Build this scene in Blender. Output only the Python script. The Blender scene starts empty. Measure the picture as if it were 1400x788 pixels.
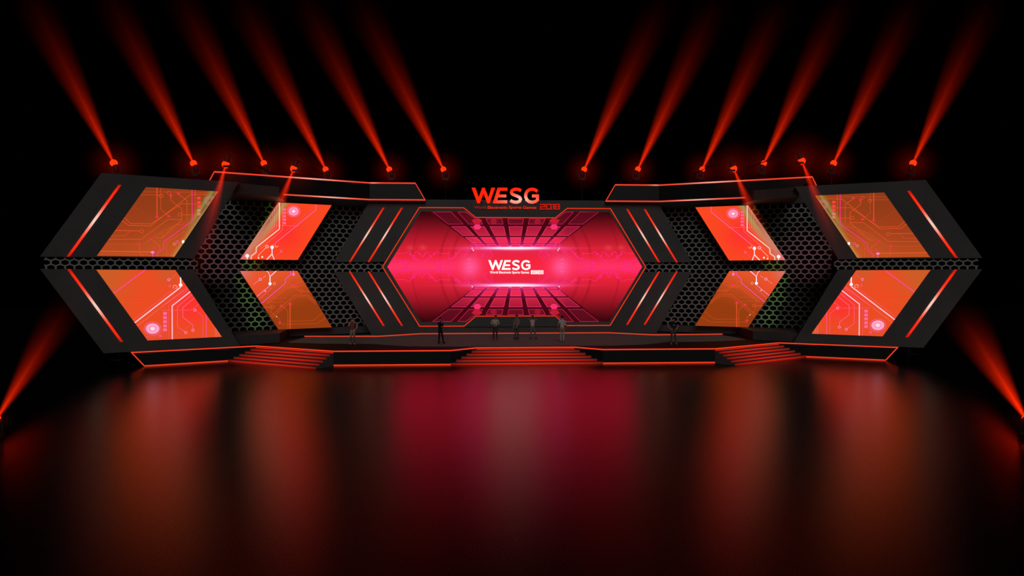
import bpy, bmesh, math, random
from mathutils import Vector, Matrix
random.seed(4)
scene = bpy.context.scene
COL = scene.collection
PI = math.pi

# ------------------------------------------------------------------ camera
F, CX, CH, YAW, PIT = 941.136, -3.4224, 5.5, 0.059743, 0.020664
cd = bpy.data.cameras.new('camera'); cam = bpy.data.objects.new('camera', cd); COL.objects.link(cam)
cam.location = (CX, 0, CH); cam.rotation_euler = (PI/2 - PIT, 0, -YAW)
cd.sensor_width = 36; cd.lens = F*36/1400; cd.clip_end = 500; cd.clip_start = .1
scene.camera = cam
scene.view_settings.view_transform = 'Standard'
scene.view_settings.look = 'None'
scene.view_settings.exposure = 0; scene.view_settings.gamma = 1
scene.cycles.transparent_max_bounces = 32
scene.cycles.volume_bounces = 0
w = bpy.data.worlds.new('world'); scene.world = w; w.use_nodes = True
w.node_tree.nodes['Background'].inputs[0].default_value = (0, 0, 0, 1)

# measured photograph coordinates -> points on the set's real planes
def ray(px, py):
    xr = (px-700)/F; v = (394-py)/F
    yr = math.cos(PIT) + v*math.sin(PIT); z = -math.sin(PIT) + v*math.cos(PIT)
    return Vector((xr*math.cos(YAW)+yr*math.sin(YAW), -xr*math.sin(YAW)+yr*math.cos(YAW), z))
C0 = Vector((CX, 0, CH))
def on_plane(px, py, pl):            # pl = (a, b): y = a + b*x   (left half: x < 0)
    r = ray(px, py); t = (pl[0]+pl[1]*CX)/(r.y-pl[1]*r.x); return C0 + t*r
def on_level(px, py, z):
    r = ray(px, py); return C0 + (z-CH)/r.z*r
def at_depth(px, py, y):
    r = ray(px, py); return C0 + y/r.y*r
PO, PM, PC = (54.63, .5565), (59.29, .55), (52.55, 0.)
H0 = .905                            # stage height

# ------------------------------------------------------------------ materials
def lin(c):
    return tuple((x/255/12.92 if x/255 <= .04045 else ((x/255+.055)/1.055)**2.4) for x in c)
def mat(name, rgb, rough=.6, spec=.3, metal=0, noise=0, nscale=3, bump=0):
    m = bpy.data.materials.new(name); m.use_nodes = True; nt = m.node_tree
    b = nt.nodes['Principled BSDF']
    b.inputs['Base Color'].default_value = (*rgb, 1); b.inputs['Roughness'].default_value = rough
    b.inputs['Specular IOR Level'].default_value = spec; b.inputs['Metallic'].default_value = metal
    if noise or bump:
        tc = nt.nodes.new('ShaderNodeTexCoord'); n = nt.nodes.new('ShaderNodeTexNoise')
        n.inputs['Scale'].default_value = nscale; n.inputs['Detail'].default_value = 4
        nt.links.new(tc.outputs['Object'], n.inputs['Vector'])
        if noise:
            r = nt.nodes.new('ShaderNodeValToRGB')
            r.color_ramp.elements[0].position = .3; r.color_ramp.elements[1].position = .7
            r.color_ramp.elements[0].color = (*[c*(1-noise) for c in rgb], 1)
            r.color_ramp.elements[1].color = (*[c*(1+noise) for c in rgb], 1)
            nt.links.new(n.outputs['Fac'], r.inputs[0]); nt.links.new(r.outputs[0], b.inputs['Base Color'])
        if bump:
            bp = nt.nodes.new('ShaderNodeBump'); bp.inputs['Strength'].default_value = bump
            nt.links.new(n.outputs['Fac'], bp.inputs['Height']); nt.links.new(bp.outputs[0], b.inputs['Normal'])
    return m
def emis(name, rgb, s=1, sampled=True):
    m = bpy.data.materials.new(name); m.use_nodes = True; nt = m.node_tree; nt.nodes.clear()
    e = nt.nodes.new('ShaderNodeEmission'); o = nt.nodes.new('ShaderNodeOutputMaterial')
    e.inputs[0].default_value = (*rgb, 1); e.inputs[1].default_value = s
    nt.links.new(e.outputs[0], o.inputs[0])
    if not sampled: m.cycles.emission_sampling = 'NONE'
    return m
def emis_attr(name, s=1, sampled=True):
    m = emis(name, (1, 1, 1), s, sampled); nt = m.node_tree
    a = nt.nodes.new('ShaderNodeAttribute'); a.attribute_name = 'Col'
    nt.links.new(a.outputs['Color'], nt.nodes['Emission'].inputs[0]); return m
M = {}
M['frame'] = mat('frame_grey', (.055, .054, .054), .55, .25, noise=.12, nscale=.6)
M['mesh'] = mat('mesh_metal', (.215, .22, .205), .5, .3)
M['bezel'] = mat('bezel_grey', (.075, .07, .067), .5, .3)
M['black'] = mat('black_paint', (.006, .006, .006), .6, .15)
M['void'] = mat('matt_black', (.001, .001, .001), .9, .0)
M['gloss'] = mat('black_gloss', (.007, .007, .007), .4, .25)
M['deck'] = mat('deck_black', (.010, .011, .011), .7, .12)
M['carpet'] = mat('carpet_grey', (.085, .17, .145), .75, .25, noise=.15, nscale=8)
M['tread'] = mat('tread_grey', (.03, .03, .03), .6, .3)
M['cheek'] = mat('cheek_grey', (.06, .063, .066), .6, .3)
M['led'] = emis('led_orange_red', lin((244, 66, 34)), 1.0)
M['led_thin'] = emis('led_thin', lin((240, 55, 22)), 1.0)
M['led_step'] = emis('led_step', lin((235, 35, 15)), 1.0)
M['grad'] = emis_attr('led_gradient')
M['video'] = emis_attr('video_display')
M['lens'] = emis('lens_red', (1.0, .03, .003), 1.6, False)

# ------------------------------------------------------------------ object helpers
def link(name, me, parent=None, loc=None, mats=()):
    """me holds world coordinates; they are moved to the parent's or the thing's own base"""
    o = bpy.data.objects.new(name, me); COL.objects.link(o)
    if parent is not None:
        p = parent; off = Vector(p['_o']); o.parent = p
        me.transform(Matrix.Translation(-off))
    else:
        if loc is None:
            xs = [v.co for v in me.vertices]
            loc = Vector((sum(c.x for c in xs)/len(xs), sum(c.y for c in xs)/len(xs), min(c.z for c in xs)))
        me.transform(Matrix.Translation(-Vector(loc))); o.location = loc; o['_o'] = tuple(loc)
    for m in mats: me.materials.append(m)
    return o
def thing(name, label, cat, loc, group=None):
    o = bpy.data.objects.new(name, None); COL.objects.link(o); o.location = loc; o['_o'] = tuple(loc)
    o.empty_display_size = .3
    return tag(o, label, cat, group)
def tag(o, label, cat, group=None):
    o['label'] = label; o['category'] = cat
    if group: o['group'] = group
    return o
def sub(o, parent_root_off):         # lets a part own sub-parts built in world coordinates
    o['_o'] = tuple(parent_root_off); return o

class MB:
    """collects geometry in world coordinates, optional colour per vertex"""
    def __init__(s): s.v = []; s.f = []; s.c = []; s.mi = []
    def add(s, vs, fs, col=(1, 1, 1), mi=0):
        n = len(s.v); s.v += [tuple(x) for x in vs]
        s.c += (list(col) if isinstance(col, list) else [col]*len(vs))
        s.f += [tuple(n+i for i in f) for f in fs]; s.mi += [mi]*len(fs); return s
    def prism(s, pts, back, mi=0):
        n = len(pts); b = [Vector(p)+Vector(back) for p in pts]
        fs = [tuple(range(n)), tuple(range(2*n-1, n-1, -1))]
        fs += [(i, i+n, (i+1) % n+n, (i+1) % n) for i in range(n)]
        return s.add(list(pts)+b, fs, mi=mi)
    def box(s, p, q, mi=0):
        x0, y0, z0 = p; x1, y1, z1 = q
        return s.prism([(x0, y0, z0), (x1, y0, z0), (x1, y0, z1), (x0, y0, z1)], (0, y1-y0, 0), mi)
    def bar(s, a, b, w_, h, up=(0, 0, 1)):
        a, b = Vector(a), Vector(b); d = (b-a).normalized(); up = Vector(up)
        sd = d.cross(up)
        if sd.length < 1e-4: sd = d.cross(Vector((0, 1, 0)))
        sd = sd.normalized()*w_/2; u = sd.normalized().cross(d).normalized()*h/2
        return s.prism([a-sd-u, a+sd-u, a+sd+u, a-sd+u], b-a)
    def tube(s, pts, radii, seg=10, cap=True):
        n0 = len(s.v); pts = [Vector(p) for p in pts]; vs = []; fs = []
        for i, p in enumerate(pts):
            d = (pts[min(i+1, len(pts)-1)]-pts[max(i-1, 0)]).normalized()
            a = d.orthogonal().normalized() if i == 0 else (a-d*a.dot(d)).normalized()
            b = d.cross(a)
            for k in range(seg):
                t = 2*PI*k/seg; vs.append(p+(a*math.cos(t)+b*math.sin(t))*radii[i])
        for i in range(len(pts)-1):
            for k in range(seg):
                k2 = (k+1) % seg; fs.append((i*seg+k, i*seg+k2, (i+1)*seg+k2, (i+1)*seg+k))
        if cap: fs += [tuple(range(seg-1, -1, -1)), tuple((len(pts)-1)*seg+k for k in range(seg))]
        return s.add(vs, fs)
    def ball(s, c, r, seg=12, rings=8, sc=(1, 1, 1)):
        vs = []; fs = []
        for i in range(rings+1):
            ph = PI*i/rings
            for k in range(seg):
                t = 2*PI*k/seg
                vs.append((c[0]+r*sc[0]*math.sin(ph)*math.cos(t), c[1]+r*sc[1]*math.sin(ph)*math.sin(t), c[2]+r*sc[2]*math.cos(ph)))
        for i in range(rings):
            for k in range(seg):
                k2 = (k+1) % seg; fs.append((i*seg+k, (i+1)*seg+k, (i+1)*seg+k2, i*seg+k2))
        return s.add(vs, fs)
    def mesh(s, name, colors=False, fix=True, smooth=False):
        me = bpy.data.meshes.new(name); me.from_pydata(s.v, [], s.f)
        if any(s.mi): me.polygons.foreach_set('material_index', s.mi)
        if colors:
            a = me.color_attributes.new('Col', 'FLOAT_COLOR', 'POINT')
            flat = []
            for c in s.c: flat += [c[0], c[1], c[2], 1.]
            a.data.foreach_set('color', flat)
        if fix:
            bm = bmesh.new(); bm.from_mesh(me)
            bmesh.ops.remove_doubles(bm, verts=bm.verts, dist=1e-5) if smooth else None
            bmesh.ops.recalc_face_normals(bm, faces=bm.faces); bm.to_mesh(me); bm.free()
        if smooth: me.polygons.foreach_set('use_smooth', [True]*len(me.polygons))
        me.update(); return me
    def build(s, name, m, parent=None, colors=False, smooth=False, fix=True, loc=None):
        return link(name, s.mesh(name, colors, fix, smooth), parent, loc, m if isinstance(m, (list, tuple)) else [m])

def slab_with_hole(outer, holes, back):
    """outer / holes: lists of 3d points on one plane -> MB with a cut-through slab of thickness |back|"""
    bm = bmesh.new(); loops = []
    for lp in [outer]+holes:
        vs = [bm.verts.new(p) for p in lp]
        loops.append(vs)
        for i in range(len(vs)): bm.edges.new((vs[i], vs[(i+1) % len(vs)]))
    bmesh.ops.triangle_fill(bm, use_beauty=True, edges=bm.edges[:])
    bm.verts.index_update(); bm.verts.ensure_lookup_table()
    def inside(p, lp):
        c = False
        for i in range(len(lp)):
            a, b = lp[i], lp[i-1]
            if (a[2] > p.z) != (b[2] > p.z) and p.x < (b[0]-a[0])*(p.z-a[2])/(b[2]-a[2])+a[0]: c = not c
        return c
    keep = [f for f in bm.faces if inside(f.calc_center_median(), outer) and not any(inside(f.calc_center_median(), h) for h in holes)]
    vs = [v.co.copy() for v in bm.verts]; fs = [tuple(v.index for v in f.verts) for f in keep]
    n = len(vs); mb = MB(); allv = vs+[v+Vector(back) for v in vs]
    af = fs+[tuple(i+n for i in reversed(f)) for f in fs]; k = 0
    for lp in loops:
        m_ = len(lp)
        for i in range(m_): af.append((k+i, k+(i+1) % m_, k+(i+1) % m_+n, k+i+n))
        k += m_
    bm.free(); mb.add(allv, af); return mb

def stroke(pts, wd, closed=False):
    """flat 2-d polyline -> list of quads (each 4 points) with mitred joins"""
    n = len(pts); L = []; R = []
    for i in range(n):
        p = Vector(pts[i])
        a = Vector(pts[(i-1) % n]) if (closed or i > 0) else None
        b = Vector(pts[(i+1) % n]) if (closed or i < n-1) else None
        d1 = (p-a).normalized() if a is not None else (b-p).normalized()
        d2 = (b-p).normalized() if b is not None else d1
        n1 = Vector((-d1.y, d1.x)); n2 = Vector((-d2.y, d2.x)); m_ = (n1+n2)
        m_ = m_.normalized() if m_.length > 1e-6 else n1
        k = wd/2/max(.5, m_.dot(n1)); L.append(p+m_*k); R.append(p-m_*k)
    m2 = n if closed else n-1
    return [[L[i], L[(i+1) % n], R[(i+1) % n], R[i]] for i in range(m2)]
def clip_poly(poly, conv):
    """clip a 2-d polygon by a convex one (any winding)"""
    ar = sum(conv[i][0]*conv[(i+1) % len(conv)][1]-conv[(i+1) % len(conv)][0]*conv[i][1] for i in range(len(conv)))
    sg = 1 if ar > 0 else -1; out = [Vector(p) for p in poly]
    for i in range(len(conv)):
        a = Vector(conv[i]); b = Vector(conv[(i+1) % len(conv)]); e = b-a; src = out; out = []
        f = lambda p: sg*(e.x*(p.y-a.y)-e.y*(p.x-a.x))
        for j in range(len(src)):
            p, q = src[j], src[(j+1) % len(src)]; fp, fq = f(p), f(q)
            if fp >= 0: out.append(p)
            if (fp > 0 and fq < 0) or (fp < 0 and fq > 0): out.append(p+(q-p)*(fp/(fp-fq)))
        if len(out) < 3: return []
    return out

def mix(a, b, t): t = max(0, min(1, t)); return tuple(a[i]*(1-t)+b[i]*t for i in range(len(a)))
def ss(x, a, b): t = max(0, min(1, (x-a)/(b-a))); return t*t*(3-2*t)
SIDES = ((-1, 'left'), (1, 'right'))
def mir(p, s): return Vector((p[0]*(-s), p[1], p[2]))     # left-half point -> side s (-1 keeps it)
def pl(X, z, P, off=0.):             # left-half point at |x| = X and height z, off metres in front of plane P
    n = Vector((P[1], -1, 0)).normalized()
    return Vector((-X, P[0]-P[1]*X, z)) + n*off
def backv(P, t, s): n = Vector((-P[1], 1, 0)).normalized()*t; return Vector((n.x*(-s), n.y, 0))

# ------------------------------------------------------------------ floor
def floor_material():                # black polished floor: glossy coat over black, finely speckled
    m = bpy.data.materials.new('floor_black_polished'); m.use_nodes = True; nt = m.node_tree; nt.nodes.clear()
    N = nt.nodes.new; Lk = nt.links.new
    tc = N('ShaderNodeTexCoord'); n = N('ShaderNodeTexNoise'); n.inputs['Scale'].default_value = 38
    n.inputs['Detail'].default_value = 6; n.inputs['Roughness'].default_value = .8; Lk(tc.outputs['Object'], n.inputs['Vector'])
    def rng(lo, hi):
        r = N('ShaderNodeMapRange'); r.inputs[1].default_value = .42; r.inputs[2].default_value = .58
        r.inputs[3].default_value = lo; r.inputs[4].default_value = hi; Lk(n.outputs['Fac'], r.inputs[0]); return r.outputs[0]
    fz = N('ShaderNodeFresnel'); fz.inputs[0].default_value = FIOR
    mu = N('ShaderNodeMath'); mu.operation = 'MULTIPLY'; Lk(fz.outputs[0], mu.inputs[0]); Lk(rng(.6, 1.05), mu.inputs[1])
    cm = N('ShaderNodeVectorMath'); cm.operation = 'SCALE'; cm.inputs[0].default_value = (1, .86, .72); Lk(mu.outputs[0], cm.inputs['Scale'])
    g = N('ShaderNodeBsdfGlossy'); g.distribution = 'BECKMANN'; Lk(cm.outputs[0], g.inputs['Color']); Lk(rng(*FRO), g.inputs['Roughness'])
    d = N('ShaderNodeBsdfDiffuse'); d.inputs[0].default_value = (.003, .003, .003, 1)
    ad = N('ShaderNodeAddShader'); Lk(g.outputs[0], ad.inputs[0]); Lk(d.outputs[0], ad.inputs[1])
    o = N('ShaderNodeOutputMaterial'); Lk(ad.outputs[0], o.inputs[0]); return m
FIOR, FRO = 2.6, (.22, .32)
M['floor'] = floor_material()
fl = MB().add([(-90, -10, 0), (90, -10, 0), (90, 110, 0), (-90, 110, 0)], [(0, 1, 2, 3)]).build('floor', M['floor'], loc=(0, 0, 0))
fl['kind'] = 'structure'

# ------------------------------------------------------------------ stage platform
stage = thing('stage_platform', 'wide black stage platform with glowing orange-red edge strips under the video walls', 'stage', (0, 45, 0))
half = [(-23.32, 41.58), (-17.13, 44.82), (-11.6, 41.5), (-4.63, 41.5), (-3.07, 42.94)]
halfb = [(-22.7, 41.90), (-17.13, 44.82), (-11.6, 41.5), (-4.63, 41.5), (-3.07, 42.94)]
back = [(12.2, 54.2), (-12.2, 54.2)]
def full(h): return h + [(-x, y) for x, y in reversed(h)]
top = full(half) + [(24.0, 43.0), (21.9, 49.0)] + back + [(-21.9, 49.0), (-24.0, 43.0)]
bot = full(halfb) + [(23.4, 43.3), (21.9, 49.0)] + back + [(-21.9, 49.0), (-23.4, 43.3)]
n = len(top); mb = MB()
mb.add([(x, y, H0) for x, y in top]+[(x, y, 0) for x, y in bot], [tuple(range(n)), tuple(range(2*n-1, n-1, -1))]+[(i, (i+1) % n, (i+1) % n+n, i+n) for i in range(n)])
dk = mb.build('deck', M['deck'], stage)
def strip_along(pts, z0, z1, off, name, parent, m=None):
    """thin vertical strip on the faces below a path (list of (x,y))"""
    for i in range(len(pts)-1):
        a, b = Vector((*pts[i], 0)), Vector((*pts[i+1], 0)); d = (b-a).normalized(); nn = Vector((d.y, -d.x, 0))*off
        if nn.y > 0: nn = -nn
        mb = MB(); A, B = a+nn, b+nn
        mb.prism([A+Vector((0, 0, z0)), B+Vector((0, 0, z0)), B+Vector((0, 0, z1)), A+Vector((0, 0, z1))], -nn)
        mb.build(name, m or M['led'], parent)
strip_along(full(half), H0-.062, H0+.004, .02, 'led_strip', stage)
for s, _ in SIDES:
    f = lambda q: [(x*(-s), y) for x, y in q]
    strip_along(f([(-22.7, 41.90), (-18.62, 44.04)]), .01, .072, .02, 'led_strip', stage)
    strip_along(f([(-11.6, 41.5), (-4.63, 41.5)]), .01, .072, .02, 'led_strip', stage)
    a, b = Vector((23.32*s, 41.56, H0)), Vector((22.7*s, 41.86, 0.03))
    MB().bar(a, b, .05, .05).build('led_strip', M['led'], stage)

# carpet on the stage
cp = [(-15.6, 47.4), (-15.6, 46.65), (-13.22, 45.95), (-10.09, 45.6), (-7.6, 43.9), (-5.2, 43.5), (5.2, 43.5), (7.6, 43.9), (10.0, 45.6), (13.2, 45.95), (15.6, 46.65), (15.6, 47.4)]
cpb = [(15.3, 50.6), (10.9, 52.3), (-10.9, 52.3), (-15.3, 50.6)]
o = MB().prism([(x, y, H0+.02) for x, y in cp+cpb], (0, 0, -.019)).build('stage_carpet', M['carpet'])
tag(o, 'dark grey carpet covering the stage floor in front of the hexagonal screen', 'carpet')
# strip light at the foot of the back wall
path = [on_level(416.4, 460.3, .95), on_level(516.7, 460.3, .95), on_level(575.6, 456.4, .95)]
path = [(p.x, min(p.y, 52.35)) for p in path]
fp = path + [(-x, y) for x, y in reversed(path)]
bl = thing('floor_strip_light', 'long glowing red strip light bending along the foot of the back wall', 'strip light', (0, 52.3, H0))
strip_along(fp, H0+.021, H0+.095, .05, 'light_segment', bl, emis('led_floor', lin((205, 62, 42)), 1))

# ------------------------------------------------------------------ staircases
NR = 6; RH = H0/NR
def stairs(name_label, path0, origin, e_along, e_out, depth, lo, hi, cheek):
    """risers from the floor (d=depth) up to the stage (d=0); lo/hi(d) = ends along e_along"""
    t = thing('staircase', name_label, 'stairs', (origin.x, origin.y, 0), 'stage stairs')
    P = lambda a, d, z: origin + e_along*a + e_out*d + Vector((0, 0, z))
    def riser(l0, l1, d, z0, par):       # foot LED and its wash, painted as a glow fading upward and endward
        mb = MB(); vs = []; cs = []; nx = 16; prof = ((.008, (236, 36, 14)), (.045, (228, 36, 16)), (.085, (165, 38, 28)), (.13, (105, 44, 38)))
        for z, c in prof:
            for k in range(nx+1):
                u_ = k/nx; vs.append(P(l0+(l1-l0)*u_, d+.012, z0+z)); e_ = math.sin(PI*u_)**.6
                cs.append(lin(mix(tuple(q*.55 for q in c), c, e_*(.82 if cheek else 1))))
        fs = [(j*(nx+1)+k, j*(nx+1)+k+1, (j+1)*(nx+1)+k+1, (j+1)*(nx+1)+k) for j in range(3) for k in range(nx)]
        mb.add(vs, fs, cs).build('riser_painted_wash', M['grad'], par, colors=True, fix=False)
    for i in range(NR-1):
        d = depth*(1-i/(NR-1)); d2 = 0.012; a0, a1 = lo(d), hi(d); b0, b1 = lo(d2), hi(d2)
        dn = depth*(1-(i+1)/(NR-1))
        dn = max(dn, .012)
        c0, c1 = lo(dn), hi(dn)
        z0, z1 = i*RH, (i+1)*RH
        step = MB()
        # tread slab + riser as an L-shaped body down to its own base height
        step.add([P(a0, d, z0), P(a1, d, z0), P(a1, d, z1), P(a0, d, z1), P(c0, dn, z0), P(c1, dn, z0), P(c1, dn, z1), P(c0, dn, z1),
                  ], [(0, 1, 2, 3), (3, 2, 6, 7), (7, 6, 5, 4), (0, 4, 5, 1), (0, 3, 7, 4), (1, 5, 6, 2)])
        if dn > .02:
            step.add([P(c0, dn, z0), P(c1, dn, z0), P(c1, dn, z1-.002), P(c0, dn, z1-.002), P(b0, d2, z0), P(b1, d2, z0), P(b1, d2, z1-.002), P(b0, d2, z1-.002)],
                     [(3, 2, 6, 7), (7, 6, 5, 4), (0, 4, 5, 1), (0, 3, 7, 4), (1, 5, 6, 2)])
        so = step.build('step', [M['tread']], t); sub(so, t['_o'])
        l0, l1 = a0+.01, a1-.01
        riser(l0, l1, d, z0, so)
    if cheek:
        a = -.03; prof = [(0, 0), (depth+.03, 0)]
        for i in range(NR-1):
            d = depth*(1-i/(NR-1)); dn = depth*(1-(i+1)/(NR-1)); prof += [(d, (i+1)*RH), (max(dn, .0), (i+1)*RH)]
        MB().prism([P(a, max(d, .012), z) for d, z in prof], e_along*.029).build('side_panel', M['cheek'], t)
    a0, a1 = lo(0.012), hi(.012)
    MB().prism([P(a0, .026, H0-RH+.01), P(a1, .026, H0-RH+.01), P(a1, .026, H0-RH+.05), P(a0, .026, H0-RH+.05)], e_out*(-.012)).build('led_strip', M['led_step'], t)
    return t
dpt = 1.44
stairs('wide middle staircase with red-lit risers rising to the stage below the hexagonal screen', None, Vector((0, 42.94, 0)), Vector((1, 0, 0)), Vector((0, -1, 0)), dpt,
       lambda d: -3.07-1.56*d/dpt, lambda d: 3.07+1.56*d/dpt, False)
for s, nm in SIDES:
    A = mir((-11.6, 41.5, 0), s); B = mir((-17.13, 44.82, 0), s); u = (B-A).normalized(); nn = Vector((u.y, -u.x, 0))
    if nn.y > 0: nn = -nn
    stairs('angled staircase with red-lit risers at the %s side of the stage' % nm, None, A, u, nn, 1.456,
           lambda d: 0., lambda d: 6.45+.86*d/1.456, True)

# ------------------------------------------------------------------ video content
def zf(ox, oy, k): return lambda p: (ox+p[0]/k, oy+p[1]/k)
Z1 = zf(40, 220, 4.986); ZL = zf(130, 360, 6.85); Z3 = zf(280, 220, 4.986); Z4 = zf(280, 350, 4.986)
def ell(c, rx, ry, n=28): return [(c[0]+rx*math.cos(2*PI*i/n), c[1]+ry*math.sin(2*PI*i/n)) for i in range(n)]

class Art:
    """flat drawing in the measured frame of one display, clipped to its outline"""
    def __init__(s, outline): s.o = outline; s.items = []
    def poly(s, pts, col, lv=1): s.items.append((pts, col, lv))
    def line(s, pts, col, wd, lv=2, closed=False):
        for q in stroke(pts, wd*.72, closed): s.items.append((q, col, lv))
    def ring(s, c, rx, ry, wd, col, lv=3): s.line(ell(c, rx, ry), col, wd, lv, True)
    def disc(s, c, rx, ry, col, lv=3): s.items.append((ell(c, rx, ry), col, lv))
    def glow(s, c, r, col, base):      # small soft node
        pass
def screen(quad, P, s, base_fn, art, nx, ny, label, group, hang=False):
    """quad (left half, photograph frame) TL,TR,BR,BL -> one video_screen thing with cabinet and display"""
    w3 = [mir(on_plane(*q, P), s) for q in quad]
    c = sum(w3, Vector())/4
    t = thing('video_screen', label, 'screen', (c.x, c.y, min(p.z for p in w3)), group)
    fr = Vector(backv(P, -1, s))
    mb = MB(); vs = []; cs = []
    for j in range(ny+1):
        for i in range(nx+1):
            u, v = i/nx, j/ny
            a = [quad[0][k]*(1-u)+quad[1][k]*u for k in (0, 1)]; b = [quad[3][k]*(1-u)+quad[2][k]*u for k in (0, 1)]
            p = (a[0]*(1-v)+b[0]*v, a[1]*(1-v)+b[1]*v)
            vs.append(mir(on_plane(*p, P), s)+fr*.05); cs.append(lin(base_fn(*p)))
    fs = [(j*(nx+1)+i, j*(nx+1)+i+1, (j+1)*(nx+1)+i+1, (j+1)*(nx+1)+i) for j in range(ny) for i in range(nx)]
    mb.add(vs, fs, cs)
    for pts, col, lv in art:
        q = clip_poly(pts, quad)
        if len(q) >= 3:
            mb.add([mir(on_plane(*p, P), s)+fr*(.05+.004*lv) for p in q], [tuple(range(len(q)))], lin(col))
    mb.build('display', M['video'], t, colors=True, fix=False)
    cab = MB(); w4 = [p+fr*.045 for p in w3]; cab.prism(w4, -fr*.04).build('cabinet', M['black'], t)
    if hang:                              # brackets back to the honeycomb wall
        for u, v in ((.2, .2), (.8, .2), (.2, .8), (.8, .8)):
            p = (w3[0]*(1-u)+w3[1]*u)*(1-v)+(w3[3]*(1-u)+w3[2]*u)*v
            MB().bar(p-fr*.0, p-fr*.98, .08, .08).build('bracket', M['black'], t)
    return t
def soft(art, c, r, col0, fn, lv=1):       # soft glow disc made of stacked rings toward the background colour
    for k in range(5, 0, -1):
        t = (k/5.); bc = fn(*c); art.disc(c, r*t, r*t*.8, mix(col0, bc, t**.6), lv+.1*(5-k))

# --- large upper
Qa = [(199.5, 256.1), (298.1, 262.1), (238.2, 351.4), (132.3, 350.2)]
def edge_d(x, y, p, q):               # signed distance to the line p-q
    dx, dy = q[0]-p[0], q[1]-p[1]; return ((x-p[0])*dy-(y-p[1])*dx)/math.hypot(dx, dy)
def fa(x, y):  # green light spill along the inner edge is painted into these colours
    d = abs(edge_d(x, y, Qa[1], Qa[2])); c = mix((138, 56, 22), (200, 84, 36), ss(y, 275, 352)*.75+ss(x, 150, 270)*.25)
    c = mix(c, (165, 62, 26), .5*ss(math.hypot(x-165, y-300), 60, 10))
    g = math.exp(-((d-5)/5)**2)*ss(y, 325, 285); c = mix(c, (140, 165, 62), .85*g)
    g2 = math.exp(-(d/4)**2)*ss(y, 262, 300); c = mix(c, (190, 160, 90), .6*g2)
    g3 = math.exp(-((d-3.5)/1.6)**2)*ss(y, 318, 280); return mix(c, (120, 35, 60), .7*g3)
A = Art(Qa); OR = (238, 84, 40); OT = (215, 78, 38); PK = (255, 45, 125)
def L(zz, pts, col, wd, lv=2): A.line([zz(p) for p in pts], col, wd, lv)
L(Z1, [(870, 175), (870, 385)], (255, 80, 48), 1.3); L(Z1, [(895, 170), (895, 330), (950, 378)], OT, .8)
L(Z1, [(750, 232), (905, 234)], OT, .7); L(Z1, [(770, 212), (1060, 215), (1230, 218)], OT, .6)
L(Z1, [(965, 240), (965, 270), (1040, 330), (1040, 400), (905, 525), (860, 525)], OR, .8)
L(Z1, [(1020, 230), (1075, 272), (1075, 405)], OR, .8)
L(Z1, [(1108, 170), (1110, 410), (915, 555), (915, 600), (872, 630), (872, 665)], (255, 40, 130), 1.5, 3)
L(Z1, [(1130, 170), (1130, 405)], OR, .9); L(Z1, [(1210, 230), (1098, 232), (825, 445), (675, 440), (620, 398)], OR, .9)
L(Z1, [(1165, 296), (1040, 293), (830, 430), (690, 428), (640, 382)], OR, .8); L(Z1, [(1165, 371), (1040, 368)], OR, .8)
L(Z1, [(750, 479), (560, 475)], OR, 1.); L(Z1, [(685, 482), (650, 512), (540, 512)], OT, .8)
L(Z1, [(1040, 400), (945, 400), (765, 535), (520, 535)], OR, .8); L(Z1, [(840, 542), (890, 582), (890, 615), (865, 640)], OR, .8)
L(Z1, [(480, 568), (742, 570)], OT, .8); L(Z1, [(752, 580), (752, 630), (785, 655)], OR, .8)
L(Z1, [(770, 575), (905, 480), (1000, 438), (1095, 432)], OT, .8); L(Z1, [(450, 616), (830, 622)], (255, 96, 42), 1.1)
L(Z1, [(450, 634), (800, 636)], OT, .8); L(Z1, [(840, 622), (840, 665)], (255, 90, 190), 1.3, 3)
L(Z1, [(935, 665), (935, 560), (1062, 478)], OR, .7); L(Z1, [(965, 665), (965, 580), (1070, 510)], OT, .7)
L(Z1, [(880, 512), (1060, 405)], OT, .7); L(Z1, [(900, 520), (1075, 412)], OT, .7); L(Z1, [(700, 300), (830, 395)], (175, 70, 32), .6)
for y in (255, 283, 311, 339, 364): A.poly([Z1(p) for p in ((1143, y-9), (1167, y-9), (1167, y+9), (1143, y+9))], (255, 66, 62) if y < 320 else (215, 130, 110))
for c in ((898, 240), (1027, 367), (765, 480)): A.ring(Z1(c), 2.6, 2.2, .8, OR)
A.ring(Z1((950, 219)), 2.4, 2.2, .8, OT)
for c in ((870, 385), (950, 378), (965, 236), (1015, 224), (833, 535), (750, 570), (855, 596)):
    soft(A, Z1(c), 4.2, (255, 42, 52), fa); A.disc(Z1(c), 1.5, 1.2, (255, 40, 90), 3)
A.disc(Z1((840, 624)), 2.6, 1.6, (255, 130, 200), 4)
for r, cc in ((7.6, (150, 130, 120)), (5.6, (205, 130, 125)), (3, (225, 110, 105))): A.ring(Z1((1230, 272)), r, r*.86, 1., cc)
A.disc(Z1((1048, 552)), 1.8, 2.2, (255, 245, 240), 4); A.ring(Z1((1008, 552)), 1.8, 1.5, .7, (255, 90, 160), 4); A.ring(Z1((988, 568)), 1.8, 1.6, .6, (235, 170, 140), 4)
art_a = A.items
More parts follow.
